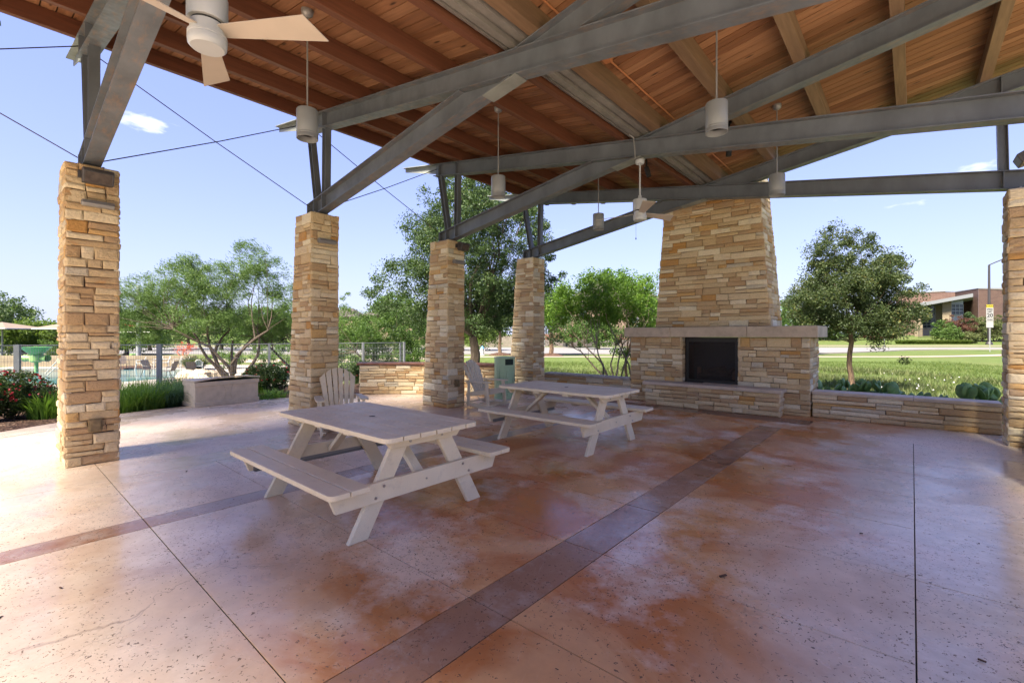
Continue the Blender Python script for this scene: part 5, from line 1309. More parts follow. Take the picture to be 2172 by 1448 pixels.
for i, (x, y, lab, n_) in enumerate(((-1.15, 11.0, 'prickly pear nearest the fireplace, behind the low wall', 16), (-.75, 11.2, 'prickly pear below the trunk of the round tree', 18), (-.4, 11.0, 'prickly pear just right of the round tree trunk', 14), (.0, 11.3, 'low prickly pear near the middle of the low wall', 9), (.75, 11.2, 'prickly pear left of the yellow-green weed, behind the low wall', 16), (1.0, 10.95, 'large prickly pear behind the right half of the low wall', 18), (1.45, 11.0, 'prickly pear next to the right pillar', 14))):
    cactus(x, y, lab, 400 + i, n_ * 2)
x, y = at(2095, 8.5); V, Q_ = leafcloud(np.array([(0, 0, .3 + .12 * k_) for k_ in range(6)]) + rng.normal(size=(6, 3)) * .05, np.full(6, .12), 90, .06, 410, .3)
o = npmesh('tall_weed', V, Q_, M['lime']); o.location = (x, y, gzs(x, y)); tag(o, 'yellow-green leafy weed rising behind the low wall near the right pillar', 'weed')

# meadow growth
def scatter(name, n, s_rng, t_rng, h, mat, seed, wd=.02, clus=1., kind='stuff', zoff=0.):
    g_ = np.random.default_rng(seed); s_ = g_.uniform(*s_rng, n * 3); t_ = g_.uniform(t_rng[0] ** .5, t_rng[1] ** .5, n * 3) ** 2
    f_ = np.sin(s_ * .9 + 1.3 * np.sin(t_ * .5)) + np.sin(t_ * 1.1 + .7 * s_) + g_.normal(size=n * 3) * .8
    ok = np.argsort(-f_ * clus + g_.normal(size=n * 3) * (1.2 - clus * .4))[:n]; s_, t_ = s_[ok], t_[ok]
    x = t_ * F[0] + s_ * Rt[0]; y = t_ * F[1] + s_ * Rt[1]
    keep = ~((x > -9.2) & (x < 3.0) & (y < 10.55)) & (np.hypot(x - CC[0], y - CC[1]) > CR + 4.5); x, y = x[keep], y[keep]; z = gz(x, y) + zoff; n = len(x)
    a = g_.random(n) * 2 * np.pi; hh = h * (.5 + g_.random(n)); lx = g_.normal(size=n) * hh * .45; ly = g_.normal(size=n) * hh * .45; ww_ = wd * (.6 + .8 * g_.random(n))
    V = np.stack([np.stack([x - ww_ * np.cos(a), y - ww_ * np.sin(a), z - .02], -1), np.stack([x + ww_ * np.cos(a), y + ww_ * np.sin(a), z - .02], -1), np.stack([x + lx, y + ly, z + hh], -1)], 1).reshape(-1, 3)
    o = npmesh(name, V, np.arange(len(V)).reshape(-1, 3), mat); tag(o, kind=kind); return o
o = scatter('meadow_grass', 150000, (-16, 34), (9, 36), .10, M['meadow'], 500, .018, .3); tag(o, 'rough green grass of the meadow beyond the low walls', 'grass')
o = scatter('meadow_weeds', 26000, (-4, 24), (12, 30), .22, M['olive'], 501, .03, 1.2); tag(o, 'taller olive weeds growing in the meadow dip', 'weeds')
def flowers(name, spots, n, mat, label, seed, rad):
    g_ = np.random.default_rng(seed); P_ = []
    for (s_, t_) in spots:
        k_ = n // len(spots); q = g_.normal(size=(k_, 2)) * rad; P_.append(np.stack([(s_ + q[:, 0]), (t_ + q[:, 1])], -1))
    P_ = np.concatenate(P_); x = P_[:, 1] * F[0] + P_[:, 0] * Rt[0]; y = P_[:, 1] * F[1] + P_[:, 0] * Rt[1]; z = gz(x, y) + .2 + g_.random(len(x)) * .15
    V, Q_ = leafcloud(np.stack([x, y, z], -1), np.full(len(x), .02), 3, .045, seed, .9); tag(npmesh(name, V, Q_, mat), label, 'wildflowers', kind='stuff')
flowers('white_wildflowers', [(14.5, 18.5), (16.5, 19.5), (18, 18.2), (12, 19), (20, 21)], 36, M['petal_white'], 'tiny white wildflowers scattered in the meadow', 510, 1.3)
flowers('yellow_wildflowers', [(4.0, 18.5), (4.8, 17.5), (3.2, 16.5)], 90, M['petal_yellow'], 'tiny yellow wildflowers left of the fireplace', 511, .7)

# ------------------------------------------------------------------ pool fence
fz = 1.25
F_pts = [(-150, 10.9), (37, 11.9), (338, 12.7), (571, 14.0), (770, 15.6), (857, 16.6)]
FP = [Vector((*at(u, t), 0)) for u, t in F_pts]
fr = empty('pool_fence', tuple(FP[2]), 0, 'grey metal mesh fence along the pool, behind the planting bed', 'fence')
for i, p in enumerate(FP):
    hw = .055 if i in (1, 2) else .032
    d = (FP[min(i + 1, len(FP) - 1)] - FP[max(i - 1, 0)]).normalized(); q = Vector((-d.y, d.x, 0)); m = MB()
    m.board((p.x, p.y, -.6), (p.x, p.y, fz + .01), 2 * hw, 2 * hw, tuple(q)); m.build('post', M['fence'], fr)
p = FP[-1]; m = MB(); m.board((p.x - .05, p.y - .12, -.6), (p.x - .05, p.y - .12, fz), .05, .05); m.build('post', M['fence'], fr)
for i in range(len(FP) - 1):
    a, b = FP[i], FP[i + 1]; L_ = (b - a).length; d = (b - a) / L_; q = Vector((-d.y, d.x, 0)); m = MB(); nw = int(L_ / .055)
    for k_ in range(1, nw): c = a + d * (L_ * k_ / nw); m.board((c.x, c.y, -.25), (c.x, c.y, fz - .02), .0045, .0045, tuple(q))
    m.build('upright_wires', M['fence'], fr)['kind'] = 'stuff'
    zz = [fz - .02, fz - .2, fz - .42, fz - .64, fz - .86, fz - 1.08, fz - 1.3]
    for z_ in zz:
        m = MB()
        for off in (-.008, .008): c0 = a + q * off; c1 = b + q * off; m.board((c0.x, c0.y, z_), (c1.x, c1.y, z_), .007, .007, tuple(q))
        if z_ == zz[0]: m.board((a.x, a.y, z_ + .012), (b.x, b.y, z_ + .012), .03, .02, tuple(q))
        m.build('rail_wire', M['fence'], fr)

# ------------------------------------------------------------------ pool area
def poly_st(name, pts, z0, z1, mat, kind='structure'):
    m = MB(); m.prism([st(s_, t_) for s_, t_ in pts], z0, z1, 'z'); o = m.build(name, mat, fix=True)
    if kind: tag(o, kind=kind)
    return o
poly_st('pool_deck', [(-44, 21), (-12, 21), (-9.5, 26), (-12, 33), (-20, 38.5), (-44, 39)], -1.3, -.96, M['pooldeck'])
pw = [(-42, 23)] + [(-22 + 0 * a, 23) for a in (0,)] + [(-20.5, 24.5), (-19.6, 27), (-20, 30), (-22, 32.6), (-27, 34), (-42, 34)]
poly_st('pool_water', pw, -1.2, -.952, M['water'])
g0 = -.955
def bgobj(name, label, cat, group=None, u=0, t=10, z=0, rz=0): x, y = at(u, t); return empty(name, (x, y, z), rz, label, cat, group)
# planter islands on the deck
for (u, t, w_, lab) in ((268, 34.5, 1.8, 'mulched planter strip beyond the pool'),):
    x, y = at(u, t); m = MB(); m.lathe([(w_, -.96), (w_ * .9, -.86), (.1, -.82)], (x, y), 20, False, True); tag(m.build('planter_mound', M['mulch'], smooth=True), lab, 'planter')
# low stone retaining wall at far left of the pool
m = MB(); a, b = st(-44, 36), st(-25, 36); m.prism([a, b, st(-25, 36.5), st(-44, 36.5)], -1, -.1, 'z'); tag(m.build('pool_stone_wall', M['schoolstone'], fix=True), 'low pale stone wall along the far side of the pool', 'low wall')
# green splash bucket
r = bgobj('splash_bucket', 'bright green splash bucket feature on a pole in the pool', 'water feature', None, 77, 31, -1.0); x, y = at(77, 31)
m = MB(); m.lathe([(.3, .18), (.78, .68), (.80, .72), (.74, .70), (.28, .2)], (x, y), 24, True, False); m.build('bucket', M['green'], r, smooth=True)
m = MB(); m.lathe([(.2, -.32), (.34, -.25), (.36, .1), (.32, .17)], (x, y), 20); m.build('tank', M['greenlt'], r, smooth=True)
for sg in (-1, 1):
    c = Vector((x + sg * .5 * Rt[0], y + sg * .5 * Rt[1], -.05)); m = MB(); d = Vector((Rt[0] * sg, Rt[1] * sg, 0)); m.tube([c - d * .2, c + d * .05, c + d * .28], [.12, .2, .24], 14, False); m.build('side_cup', M['greenlt'], r, smooth=True)
m = MB(); m.tube([(x, y, -1), (x, y, -.3)], .1, 12); m.build('pole', M['green'], r, smooth=True)
# slide rails
for k_, (u0, u1) in enumerate(((96, 122),)):
    x0, y0 = at(u0, 27); x1, y1 = at(u1 + 8, 27); o = MB(); 
    for dz in (0, .35): o.tube([(x0, y0, -.95 + dz * .6), (x1, y1, -.1 + dz)], .03, 8)
    o.tube([(x1, y1, -.95), (x1, y1, .25)], .03, 8); tag(o.build('slide_rails', M['whiteplastic'], smooth=True), 'pair of white handrails climbing behind the nearest pillar', 'handrail')
# white resin chairs
def whitechair():
    r = empty('white_chair', (0, 0, 0), 0, 'x', 'chair', 'white resin chairs in a row on the pool deck'); W_ = M['whiteplastic']
    m = MB(); m.box(-.25, .22, -.24, .24, .40, .43); m.build('seat', W_, r, world=False)
    for sx in (-1, 1):
        for sy in (-1, 1): m = MB(); m.tube([(sx * .22 + (.04 if sx > 0 else -.05), sy * .26, 0), (sx * .2, sy * .22, .42)], [.028, .03], 8); m.build('leg', W_, r, world=False)
        m = MB(); m.tube([(.22, sx * .25, .42), (.22, sx * .27, .64), (-.05, sx * .28, .66), (-.28, sx * .24, .62)], .024, 8); m.build('arm', W_, r, world=False, smooth=True)
    m = MB()
    arch = [( -.24 - .10 * math.sin(a), .25 * math.cos(a), .43 + .42 * math.sin(a)) for a in np.linspace(0, math.pi, 11)]; m.tube(arch, .028, 8)
    for yy in np.linspace(-.17, .17, 5): h = .43 + .40 * math.sqrt(max(0, 1 - (yy / .25) ** 2)); m.board((-.24, yy, .43), (-.335, yy, h), .045, .012, (0, 1, 0))
    m.build('backrest', W_, r, world=False, fix=True); return r
w0 = whitechair(); index_children(); first = True
for i, (u, t, a, lab) in enumerate(((391, 34.5, 215, 'white resin chair at the right end of the row'), (374, 34.7, 218, 'white resin chair second from the right in the row'), (349, 34.6, 214, 'white resin chair in the middle of the row'), (333, 34.8, 220, 'white resin chair behind the wide fence post'), (297, 33.5, 205, 'white resin chair standing apart at the left of the row'), (420, 30.5, 120, 'white resin chair low beside the stems of the feathery tree'))):
    o = w0 if i == 0 else copy_tree(w0); o.location = (*at(u, t), g0); o.rotation_euler = (0, 0, R_(a + 50)); o['label'] = lab
def sling(u, t, a, label):
    x, y = at(u, t); r = empty('sling_chair', (x, y, g0), R_(a), label, 'chair', 'brown sling chairs round the pool'); B_ = M['brownsling']
    m = MB(); m.add([(-.2, -.25, .40), (.26, -.25, .42), (.26, .25, .42), (-.2, .25, .40), (-.2, -.25, .42), (.26, -.25, .44), (.26, .25, .44), (-.2, .25, .42)], [(3, 2, 1, 0), (4, 5, 6, 7), (0, 1, 5, 4), (1, 2, 6, 5), (2, 3, 7, 6), (3, 0, 4, 7)]); m.build('seat', B_, r, world=False)
    m = MB(); m.board((-.2, 0, .42), (-.42, 0, .98), .5, .02, (0, 1, 0)); m.build('backrest', B_, r, world=False, fix=True)
    for sy in (-1, 1):
        m = MB(); m.tube([(.30, sy * .27, 0), (.24, sy * .27, .62), (-.22, sy * .27, .66), (-.36, sy * .27, .85)], .016, 6); m.tube([(-.35, sy * .27, 0), (-.18, sy * .27, .42), (.25, sy * .27, .42)], .016, 6); m.build('frame', M['flood'], r, world=False, smooth=True)
sling(262, 33, 10, 'brown sling chair right beside the nearest pillar, beyond the pool'); sling(358, 26.5, 230, 'brown sling chair in front of the white chair row'); sling(412, 26, 140, 'brown sling chair leaning near the feathery tree'); sling(318, 27.5, 30, 'brown sling chair left of the wide fence post')
# pale boulders by the feathery tree
random.seed(9)
for i, (u, t, s_) in enumerate(((400, 24.5, .55), (425, 24.3, .6), (447, 24.6, .5), (468, 24.8, .45), (432, 23.6, .4), (505, 24.0, .3))):
    x, y = at(u, t); g_ = np.random.default_rng(600 + i); me = MB(); N1 = 10; vs = []
    for a in range(5):
        for b in range(N1):
            ph = math.pi * (a + .5) / 5; th = 2 * math.pi * b / N1; k2 = s_ * (1 + g_.normal() * .08); vs.append((k2 * 1.2 * math.sin(ph) * math.cos(th), k2 * math.sin(ph) * math.sin(th), k2 * .75 * math.cos(ph)))
    fs = [(a * N1 + b, (a + 1) * N1 + b, (a + 1) * N1 + (b + 1) % N1, a * N1 + (b + 1) % N1) for a in range(4) for b in range(N1)] + [tuple(range(N1)), tuple(range(5 * N1 - 1, 4 * N1 - 1, -1))]
    me.add(vs, fs); o = me.build('boulder', M['cap'], fix=True); o.location = (x, y, -.72 if i != 4 else -.85); tag(o, ['pale boulder left end of the group by the feathery tree', 'pale boulder beside the leftmost one by the feathery tree', 'pale boulder in the middle of the group left of the tree stems', 'pale boulder nearest the stems of the feathery tree', 'small pale boulder in front of the group', 'small pale boulder right of the feathery tree stems'][i], 'boulder', 'pale boulders by the feathery tree')
# shade canopies
def canopy(u, t, w_, label):
    x, y = at(u, t); r = empty('shade_canopy', (x, y, -.9), 0, label, 'shade canopy'); d = Vector((Rt[0], Rt[1], 0)); e = Vector((F[0], F[1], 0)); c = Vector((x, y, 0))
    q = [c - d * w_ - e * 2 + Vector((0, 0, 2.05)), c + d * w_ - e * 2 + Vector((0, 0, 2.05)), c + d * w_ + e * 2 + Vector((0, 0, 2.05)), c - d * w_ + e * 2 + Vector((0, 0, 2.05)), c + Vector((0, 0, 2.65))]
    MB().add(q, [(0, 1, 4), (1, 2, 4), (2, 3, 4), (3, 0, 4), (3, 2, 1, 0)]).build('canopy_cloth', M['canvas'], r)
    m = MB()
    for a, b in ((0, 1), (1, 2), (2, 3), (3, 0)): m.tube([tuple(q[a]), tuple(q[b])], .06, 6)
    m.tube([tuple(c + Vector((0, 0, -1))), tuple(c + Vector((0, 0, 2.6)))], .07, 8); m.build('frame', M['wallpack'], r)
canopy(5, 40, 2.5, 'tan shade canopy at the left edge beyond the pool')
canopy(140, 42, 1.6, 'tan shade canopy half hidden by the nearest pillar')
x, y = at(294, 37); r = empty('shade_mast', (x, y, g0), 0, 'tall grey mast with a red edged shade sail behind the pool', 'mast')
m = MB(); m.tube([(x, y, -1), (x, y, 5.5)], [.19, .13], 10); m.build('pole', M['fence'], r, smooth=True)
m = MB(); a = (x, y, 2.15); b = (*at(235, 35), 2.55); m.tube([a, b], .05, 6); m.build('sail_edge', M['redcanvas'], r)
m = MB(); a = (x, y, 1.78); b = (*at(318, 37), 1.74); m.tube([(*at(250, 37), 1.72), a, b], .05, 6); m.build('arm', M['wallpack'], r)
# red twiggy shrub, bronze grasses, cabinet
tree('red_shrub', 'coral red twiggy shrub showing through the pool fence', 'shrub', 388, 41, [(0, 0, 1.15, 1.0, .5), (.5, 0, 1.3, .5, .4), (-.5, 0, 1.3, .5, .4)], M['redleaf'], M['redcanvas'], 26, .3, 16, .16, .05, .6, 320, stems=6, spread=.5, aspect=.2, z=-.75)
clump('bronze_grass', 'olive brown ornamental grass left of the feathery tree stems', 'ornamental grass', None, 413, 33, 900, .5, 1.35, 1.1, .02, M['olive'], 321, z=-1.0, curl=.8)
x, y = at(286, 39); m = MB(); m.box(x - .4, x + .4, y - .3, y + .3, -1, -.05); tag(m.build('utility_cabinet', M['greenlt'], bevel=.03), 'pale green utility cabinet beside the shade mast', 'cabinet')
for i, (u, t, s_) in enumerate(((480, 34, 1), (618, 33, 1.3), (672, 31, 1.2), (730, 30, 1.2), (560, 40, 1.2), (855, 33, 1.2), (110, 40, 1.3), (45, 42, 1.4), (190, 41, 1.3))):
    tree('leafy_shrub', ['shrub behind the stems of the feathery tree', 'shrub left of the second pillar beyond the fence', 'shrub hidden behind the second pillar', 'shrub right of the second pillar beyond the fence', 'shrub beyond the fence between the feathery tree and the second pillar', 'shrub beside the end of the fence', 'shrub beyond the splash bucket on its right', 'shrub beyond the splash bucket on its left', 'shrub behind the nearest pillar beyond the pool'][i], 'shrub', u, t, [(0, 0, .8 * s_, 1.1 * s_, .7 * s_), (.6, 0, .6 * s_, .8 * s_, .5)], M['midtree'] if i % 2 else M['willow'], M['bark'], 46, .3, 60, .1, .04, .5, 330 + i, group='shrubs beyond the pool fence', stems=4, spread=.4, twig=False)

# ------------------------------------------------------------------ street furniture and buildings
x, y = at(1023, 45.5); z = gzs(x, y); r = empty('fire_hydrant', (x, y, z), 0, 'white fire hydrant with a blue cap beside the road', 'fire hydrant')
m = MB(); m.lathe([(.26, z), (.26, z + .06), (.15, z + .08), (.15, z + .62), (.2, z + .64), (.2, z + .68)], (x, y), 16); m.build('barrel', M['hydwhite'], r, smooth=True)
m = MB(); m.lathe([(.19, z + .68), (.17, z + .80), (.08, z + .88), (.05, z + .95)], (x, y), 16); m.build('cap', M['hydblue'], r, smooth=True)
m = MB(); m.tube([(x - .26 * Rt[0], y - .26 * Rt[1], z + .48), (x + .26 * Rt[0], y + .26 * Rt[1], z + .48)], .08, 10); m.build('nozzle', M['hydwhite'], r, smooth=True)
m = MB(); m.lathe([(.26, z - .25), (.27, z + .005)], (x, y), 12); m.build('base', M['dark'], r)
# board fence beyond the road
def picket(u0, u1, t, z0, h, label):
    root = empty('board_fence', (*at((u0 + u1) / 2, t), z0), 0, label, 'fence'); s0 = (u0 - 1086) / 976 * t; s1 = (u1 - 1086) / 976 * t; n = int((s1 - s0) / .30); g_ = np.random.default_rng(5)
    for k_ in range(n):
        a = s0 + (s1 - s0) * k_ / n; b = a + (s1 - s0) / n - .02; m = MB(); m.prism([st(a, t), st(b, t), st(b, t + .03), st(a, t + .03)], z0, z0 + h + g_.normal() * .02, 'z'); m.build('board', M['fencewood'], root, fix=True)
    m = MB()
    for zz in (.4, h - .4): m.prism([st(s0, t + .035), st(s1, t + .035), st(s1, t + .09), st(s0, t + .09)], z0 + zz, z0 + zz + .1, 'z')
    m.build('back_rail', M['fencewood'], root, fix=True)
picket(1022, 1098, 78, -.4, 1.85, 'weathered wooden board fence across the road behind the hydrant')
# brick garden wall
r = empty('brick_wall', (*at(1220, 80), -.4), 0, 'long brick wall across the road, red above and grey below', 'brick wall')
m = MB(); m.prism([at(1100, 79), at(1420, 79), at(1420, 79.4), at(1100, 79.4)], -.5, .75, 'z'); m.build('lower_courses', M['wallgrey'], r, fix=True)
m = MB(); m.prism([at(1100, 79.02), at(1420, 79.02), at(1420, 79.38), at(1100, 79.38)], .75, 1.75, 'z'); m.build('upper_courses', M['wallbrick'], r, fix=True)
m = MB()
for k_ in range(22): a = 1104 + k_ * 14.5; m.prism([at(a, 78.94), at(a + 6, 78.94), at(a + 6, 79.02), at(a, 79.02)], .80 + .2 * (k_ % 2), .93 + .2 * (k_ % 2), 'z')
m.build('inset_stones', M['schoolstone'], r, fix=True)
m = MB(); m.prism([at(1000, 81), at(1024, 81), at(1024, 82), at(1000, 82)], -.4, 1.2, 'z'); tag(m.build('garden_wall', M['housebrick'], fix=True), 'short tan brick garden wall left of the board fence', 'brick wall')
x, y = at(1199, 77.5); r = empty('street_lamp', (x, y, -.4), 0, 'slim grey lamp pole on a pale block before the brick wall', 'street lamp')
m = MB(); m.box(x - .3, x + .3, y - .3, y + .3, -.5, .15); m.build('base', M['kerb'], r); m = MB(); m.tube([(x, y, .1), (x, y, 5.5)], [.1, .07], 8); m.build('pole', M['fence'], r, smooth=True)
x, y = at(1155, 77.8); m = MB(); m.tube([(x, y, -.5), (x, y, 1.6)], .06, 8); 
tag(m.build('sign_post', M['fence']), 'thin grey post before the brick wall', 'post')
def house(u0, u1, t, z0, eave, ridge, label, depth=12, ru0=.3, ru1=.7, chim=None, wins=(), seed=0):
    s0 = (u0 - 1086) / 976 * t; s1 = (u1 - 1086) / 976 * t; r = empty('house', (*at((u0 + u1) / 2, t), z0), 0, label, 'house')
    m = MB(); m.prism([st(s0, t), st(s1, t), st(s1, t + depth), st(s0, t + depth)], z0, eave, 'z'); m.build('walls', M['housebrick'], r, fix=True)
    o = .6; a, b, c, d = st(s0 - o, t - o), st(s1 + o, t - o), st(s1 + o, t + depth + o), st(s0 - o, t + depth + o); e = st(s0 + (s1 - s0) * ru0, t + depth / 2); f_ = st(s0 + (s1 - s0) * ru1, t + depth / 2)
    rf = MB().add([(*a, eave), (*b, eave), (*c, eave), (*d, eave), (*e, ridge), (*f_, ridge)], [(0, 1, 5, 4), (1, 2, 5), (2, 3, 4, 5), (3, 0, 4), (3, 2, 1, 0)]).build('roof', M['shingle'], r, fix=True)
    if chim:
        cs = chim * t / 976 - 1086 / 976 * t; m = MB(); m.prism([st(cs - .7, t + 1), st(cs + .7, t + 1), st(cs + .7, t + 2.2), st(cs - .7, t + 2.2)], eave, ridge + 1.1, 'z'); m.lathe([(.3, ridge + 1.1), (.3, ridge + 1.5)], st(cs, t + 1.6), 10); m.build('chimney', M['kerb'], rf, fix=True)
    for (wu, wz, ww_, wh) in wins:
        ws = (wu - 1086) / 976 * t; m = MB(); m.prism([st(ws - ww_ / 2 - .12, t - .06), st(ws + ww_ / 2 + .12, t - .06), st(ws + ww_ / 2 + .12, t + .02), st(ws - ww_ / 2 - .12, t + .02)], wz - .12, wz + wh + .12, 'z'); fr_ = m.build('window', M['signwhite'], r, fix=True)
        m = MB(); m.prism([st(ws - ww_ / 2, t - .08), st(ws + ww_ / 2, t - .08), st(ws + ww_ / 2, t - .055), st(ws - ww_ / 2, t - .055)], wz, wz + wh, 'z'); m.build('pane', M['glassdark'], fr_, fix=True)
house(1185, 1420, 88, .2, 7.0, 12.9, 'tan brick house with a brown hip roof behind the bright tree', 14, .42, .72, wins=((1252, 2.6, 1.6, 1.8), (1236, 4.9, 1.4, 1.5), (1345, 3, 1.6, 1.8)))
house(690, 748, 92, .2, 5.2, 7.2, 'tan house peeping out right of the second pillar', 10)
house(770, 900, 96, .2, 5.6, 8.2, 'house with a pale chimney behind the leafy tree above the curved wall', 12, chim=821)
house(1000, 1060, 94, .2, 2.6, 5.0, 'low tan house behind the board fence', 10)
for i, (u0, u1, t) in enumerate(((-60, 80, 120), (230, 330, 125), (340, 450, 120), (480, 620, 118))):
    house(u0, u1, t, .6, 3.2, 4.8, ['low tan house far off at the left edge', 'low tan house far off right of the nearest pillar', 'low tan house far off behind the feathery tree', 'low tan house far off left of the second pillar'][i], 10)

# school
sc = empty('school_building', (*at(2050, 108), 1.3), 0, 'large red brick school with a sloping silver canopy across the road', 'school')
def P2(u, t): return at(u, t)
def zv(v, t): return EYE - (v - 711) * t / 976
def wallseg(name, u0, t0, u1, t1, v0a, v0b, zb, mat, dep=14, root=sc):
    a, b = P2(u0, t0), P2(u1, t1); ca, cb = P2(u0, t0 + dep), P2(u1, t1 + dep); za, zb_ = zv(v0a, t0), zv(v0b, t1)
    return MB().add([(*a, zb), (*b, zb), (*cb, zb), (*ca, zb), (*a, za), (*b, zb_), (*cb, zb_), (*ca, za)], [(3, 2, 1, 0), (4, 5, 6, 7), (0, 1, 5, 4), (1, 2, 6, 5), (2, 3, 7, 6), (3, 0, 4, 7)]).build(name, mat, root, fix=True)
wallseg('wall', 1900, 122, 2026, 114, 621.5, 619.5, .5, M['schoolbrick']); wallseg('wall', 2026, 114.05, 2074.9, 104, 619.5, 612, .5, M['schoolbrick']); wallseg('wall', 2075, 104, 2260, 112, 612, 611, .5, M['schoolbrick'])
wallseg('parapet', 2075, 103.9, 2260, 111.9, 611, 610, zv(612.5, 104), M['kerb'], .5); wallseg('parapet', 2026, 113.9, 2074.9, 103.9, 618.3, 611, zv(620.5, 114), M['kerb'], .4); wallseg('parapet', 1900, 121.9, 2026, 113.9, 620.3, 618.3, zv(622.3, 120), M['kerb'], .4)
m = MB(); m.prism([P2(1975, 118), P2(2005, 117), P2(2005, 121), P2(1975, 122)], zv(620, 118), zv(617.5, 118), 'z'); m.build('roof_unit', M['kerb'], sc, fix=True)
cn = MB(); a, b = P2(1950, 103), P2(2064, 97); c, d = P2(2064, 112), P2(1950, 116); za, zb = zv(643, 103), zv(622, 97); th = .75
cn.add([(*a, za), (*b, zb), (*c, zb), (*d, za), (*a, za - th), (*b, zb - th), (*c, zb - th), (*d, za - th)], [(0, 1, 2, 3), (7, 6, 5, 4), (0, 4, 5, 1), (1, 5, 6, 2), (2, 6, 7, 3), (3, 7, 4, 0)]); cn.build('canopy_slab', M['canopy'], sc, fix=True)
wallseg('stone_pier', 1999, 102, 2018, 101, 640, 636, .5, M['schoolstone'], 3); wallseg('stone_pier', 1984, 110, 1999, 109, 642, 640, .5, M['schoolstone'], 4); wallseg('stone_pier', 1940, 104, 1957, 104, 645, 645, .5, M['schoolstone'], 2)
def schoolwin(u0, u1, v0, v1, t, nx, ny):
    z0_, z1_ = zv(v1, t), zv(v0, t); m = MB(); m.prism([P2(u0, t), P2(u1, t), P2(u1, t + .2), P2(u0, t + .2)], z0_, z1_, 'z'); w_ = m.build('window', M['glassdark'], sc, fix=True); m = MB()
    for k_ in range(nx + 1): q = u0 + (u1 - u0) * k_ / nx; m.prism([P2(q - .5, t - .08), P2(q + .5, t - .08), P2(q + .5, t - .01), P2(q - .5, t - .01)], z0_, z1_, 'z')
    for k_ in range(ny + 1): z_ = z0_ + (z1_ - z0_) * k_ / ny; m.prism([P2(u0, t - .10), P2(u1, t - .10), P2(u1, t - .085), P2(u0, t - .085)], z_ - .06, z_ + .06, 'z')
    m.build('mullions', M['mullion'], w_, fix=True)
schoolwin(1957.5, 1983, 645, 668, 108.5, 3, 3); schoolwin(1957.5, 1983, 677, 695, 108.5, 3, 3); schoolwin(2018, 2043, 645, 667, 103.5, 3, 3); 
m = MB(); m.prism([P2(1957.5, 108.8), P2(1984, 108.8), P2(1984, 109.4), P2(1957.5, 109.4)], 1, zv(640, 108.8), 'z'); m.prism([P2(2018, 103.8), P2(2043, 103.8), P2(2043, 104.4), P2(2018, 104.4)], 1, zv(634, 103.8), 'z'); m.build('window_surround', M['mullion'], sc, fix=True)
m = MB()
for k_ in range(14): q = 1948 + k_ * 2.6; x, y = P2(q, 100); m.tube([(x, y, 1), (x, y, 3)], .035, 5)
x0_, y0_ = P2(1948, 100); x1_, y1_ = P2(1982, 100); m.tube([(x0_, y0_, 2.9), (x1_, y1_, 2.9)], .04, 5); tag(m.build('entrance_railing', M['blackpole']), 'black railing before the school windows', 'railing')
# shrubs at the school
for i, (u, t, wpx, vt, mt, lab) in enumerate(((2000, 92, 22, 674, 'midtree', 'blue-green shrub at the left of the school planting'), (2034, 91, 30, 660, 'redbush', 'large red-brown shrub before the school'), (2020, 88, 19, 688, 'willow', 'rounded green shrub in front of the red-brown one'), (2056, 94, 16, 657, 'oak', 'upright dark green shrub right of the red-brown one'), (2082, 92, 22, 664, 'olive', 'olive shrub left of the black lamp pole'), (2112, 92, 22, 660, 'olive', 'olive shrub right of the speed limit sign'), (2145, 92, 24, 662, 'olive', 'olive shrub hidden by the right pillar'), (2058, 87, 14, 702, 'olive', 'low olive shrub under the upright dark one'))):
    x, y = at(u, t); z = gzs(x, y); H = zv(vt, t) - z; w_ = wpx * t / 976
    tree('school_shrub', lab, 'shrub', u, t, [(0, 0, H * .5, w_ * .9, H * .42), (w_ * .4, 0, H * .4, w_ * .55, H * .33), (-w_ * .4, 0, H * .4, w_ * .55, H * .33)], M[mt], M['bark'], 110, .5, 60, .22, .1, H * .25, 700 + i, group='shrubs in front of the school', stems=3, spread=.5, twig=False)
o = None
for i, q in enumerate(np.linspace(1908, 2050, 15)):
    x, y = at(q, 86); V, Q_ = blades((0, 0, 0), 260, .5, 1.0, .8, .05, .5, 720 + i); o = npmesh('ornamental_grass', V, Q_, M['meadow']); o.location = (x, y, gzs(x, y)); tag(o, 'pale green grass tuft in the hedge-like row before the school', 'ornamental grass', 'row of grass tufts before the school')
for i, q in enumerate((1735, 1765, 1800, 1850, 1880)):
    tree('low_shrub', ['dark low shrub right of the mantel end', 'dark low shrub left of the round tree trunk', 'dark low shrub behind the round tree trunk', 'reddish low shrub right of the round tree trunk', 'reddish low shrub under the hanging branch'][i], 'shrub', q, 96, [(0, 0, 1.0, 2.2, .8)], M['redbush'] if i > 2 else M['oak'], M['bark'], 40, .5, 60, .22, .08, .4, 740 + i, group='low shrubs across the road', stems=3, spread=.5, twig=False)
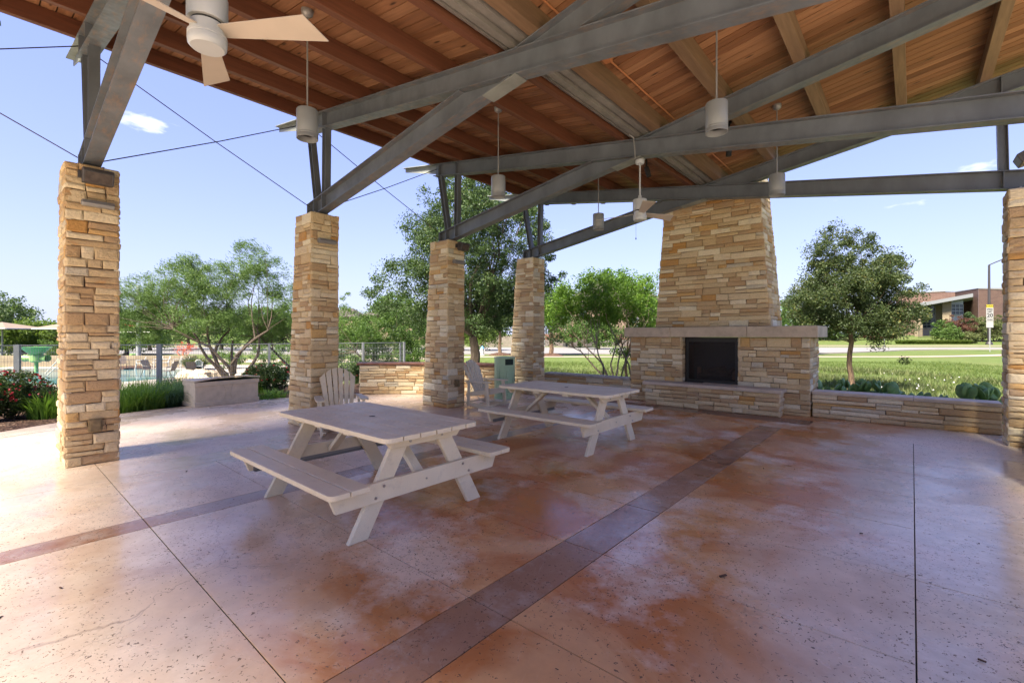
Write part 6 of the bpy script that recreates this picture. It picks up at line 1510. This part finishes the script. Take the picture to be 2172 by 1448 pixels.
# black lamp pole
x, y = at(2098, 84); z = gzs(x, y); r = empty('street_lamp', (x, y, z), 0, 'tall black street lamp rising behind the speed limit sign', 'street lamp')
m = MB(); m.tube([(x, y, z), (x, y, zv(562, 84))], [.24, .15], 12); m.build('pole', M['blackpole'], r, smooth=True); m = MB(); m.lathe([(.5, z - .1), (.5, z + .25), (.3, z + .5)], (x, y), 14); m.build('base', M['blackpole'], r, smooth=True)
zt_ = zv(562, 84); x1_, y1_ = at(2150, 84); m = MB(); m.tube([(x, y, zt_), (*at(2112, 84), zv(556, 84)), (x1_, y1_, zv(541, 84))], .09, 8); m.build('arm', M['blackpole'], r, smooth=True); m = MB(); m.tube([(x1_, y1_, zv(541, 84)), (*at(2165, 84), zv(537, 84))], [.25, .3], 8); m.build('lamp_head', M['blackpole'], r)
x, y = at(1876, 76.5); m = MB(); m.tube([(x, y, -.5), (x, y, .9)], .06, 8); tag(m.build('marker_post', M['fence'], smooth=True), 'short grey post beside the road right of the round tree', 'post')
# speed limit sign
T_ = 56.; x, y = at(2100.5, T_); zb = gzs(x, y); r = empty('speed_limit_sign', (x, y, zb), YAW, 'speed limit 20 sign with a yellow panel on top, beside the road', 'road sign')
pxm = T_ / 976
m = MB(); m.tube([(0, .05, 0), (0, .05, zv(646, T_) - zb)], .045, 8); m.build('pole', M['fence'], r, world=False, smooth=True)
def plate(name, u0, u1, v0, v1, mat, yy=0):
    m = MB(); m.box((u0 - 2100.5) * pxm, (u1 - 2100.5) * pxm, yy - .01, yy + .01, zv(v1, T_) - zb, zv(v0, T_) - zb); return m.build(name, mat, r, world=False)
pl_y = plate('yellow_panel', 2092, 2106.5, 646, 652, M['signyellow']); pl_w = plate('main_panel', 2092, 2107, 652.6, 674.6, M['signwhite']); pl_b = plate('lower_panel', 2092, 2107, 675.4, 681, M['signwhite']); pl_c = plate('bottom_panel', 2092, 2107, 681.8, 694.5, M['signwhite'])
def text(s_, u, v, hpx, par, mat=None, wide=1.):
    c = bpy.data.curves.new('lettering', 'FONT'); c.body = s_; c.align_x = 'CENTER'; c.align_y = 'CENTER'; c.size = hpx * pxm / .72; c.extrude = .002; c.offset = hpx * pxm * .035
    o = bpy.data.objects.new('lettering', c); COL.objects.link(o); dg = bpy.context.evaluated_depsgraph_get(); me = bpy.data.meshes.new_from_object(o.evaluated_get(dg)); bpy.data.objects.remove(o)
    me.materials.clear(); me.materials.append(mat or M['signblack']); o = bpy.data.objects.new('lettering', me); COL.objects.link(o); o.parent = par; o.location = ((u - 2100.5) * pxm, -.014, zv(v, T_) - zb); o.rotation_euler = (R_(90), 0, 0); o.scale = (wide, 1, 1)
text('SCHOOL', 2099.3, 649, 3.2, pl_y); text('SPEED', 2099.5, 656.2, 3.4, pl_w); text('LIMIT', 2099.5, 661, 3.4, pl_w); text('20', 2099.5, 668.8, 8, pl_w, wide=1.15); text('WHEN', 2099.5, 678.2, 2.8, pl_b)
# dry leaf crumbs on the floor
g_ = np.random.default_rng(88); P_ = np.stack([g_.uniform(-6.5, 1.5, 40), g_.uniform(.9, 9.2, 40), np.full(40, .009)], -1)
V, Q_ = leafcloud(P_, np.full(40, .003), 1, .024, 89, .5, .2); V[:, 2] = np.clip(V[:, 2], .003, .02)
tag(npmesh('leaf_crumbs', V, Q_, M['leafbrown']), 'tiny dry leaf crumbs scattered on the patio', 'leaf litter', kind='stuff')
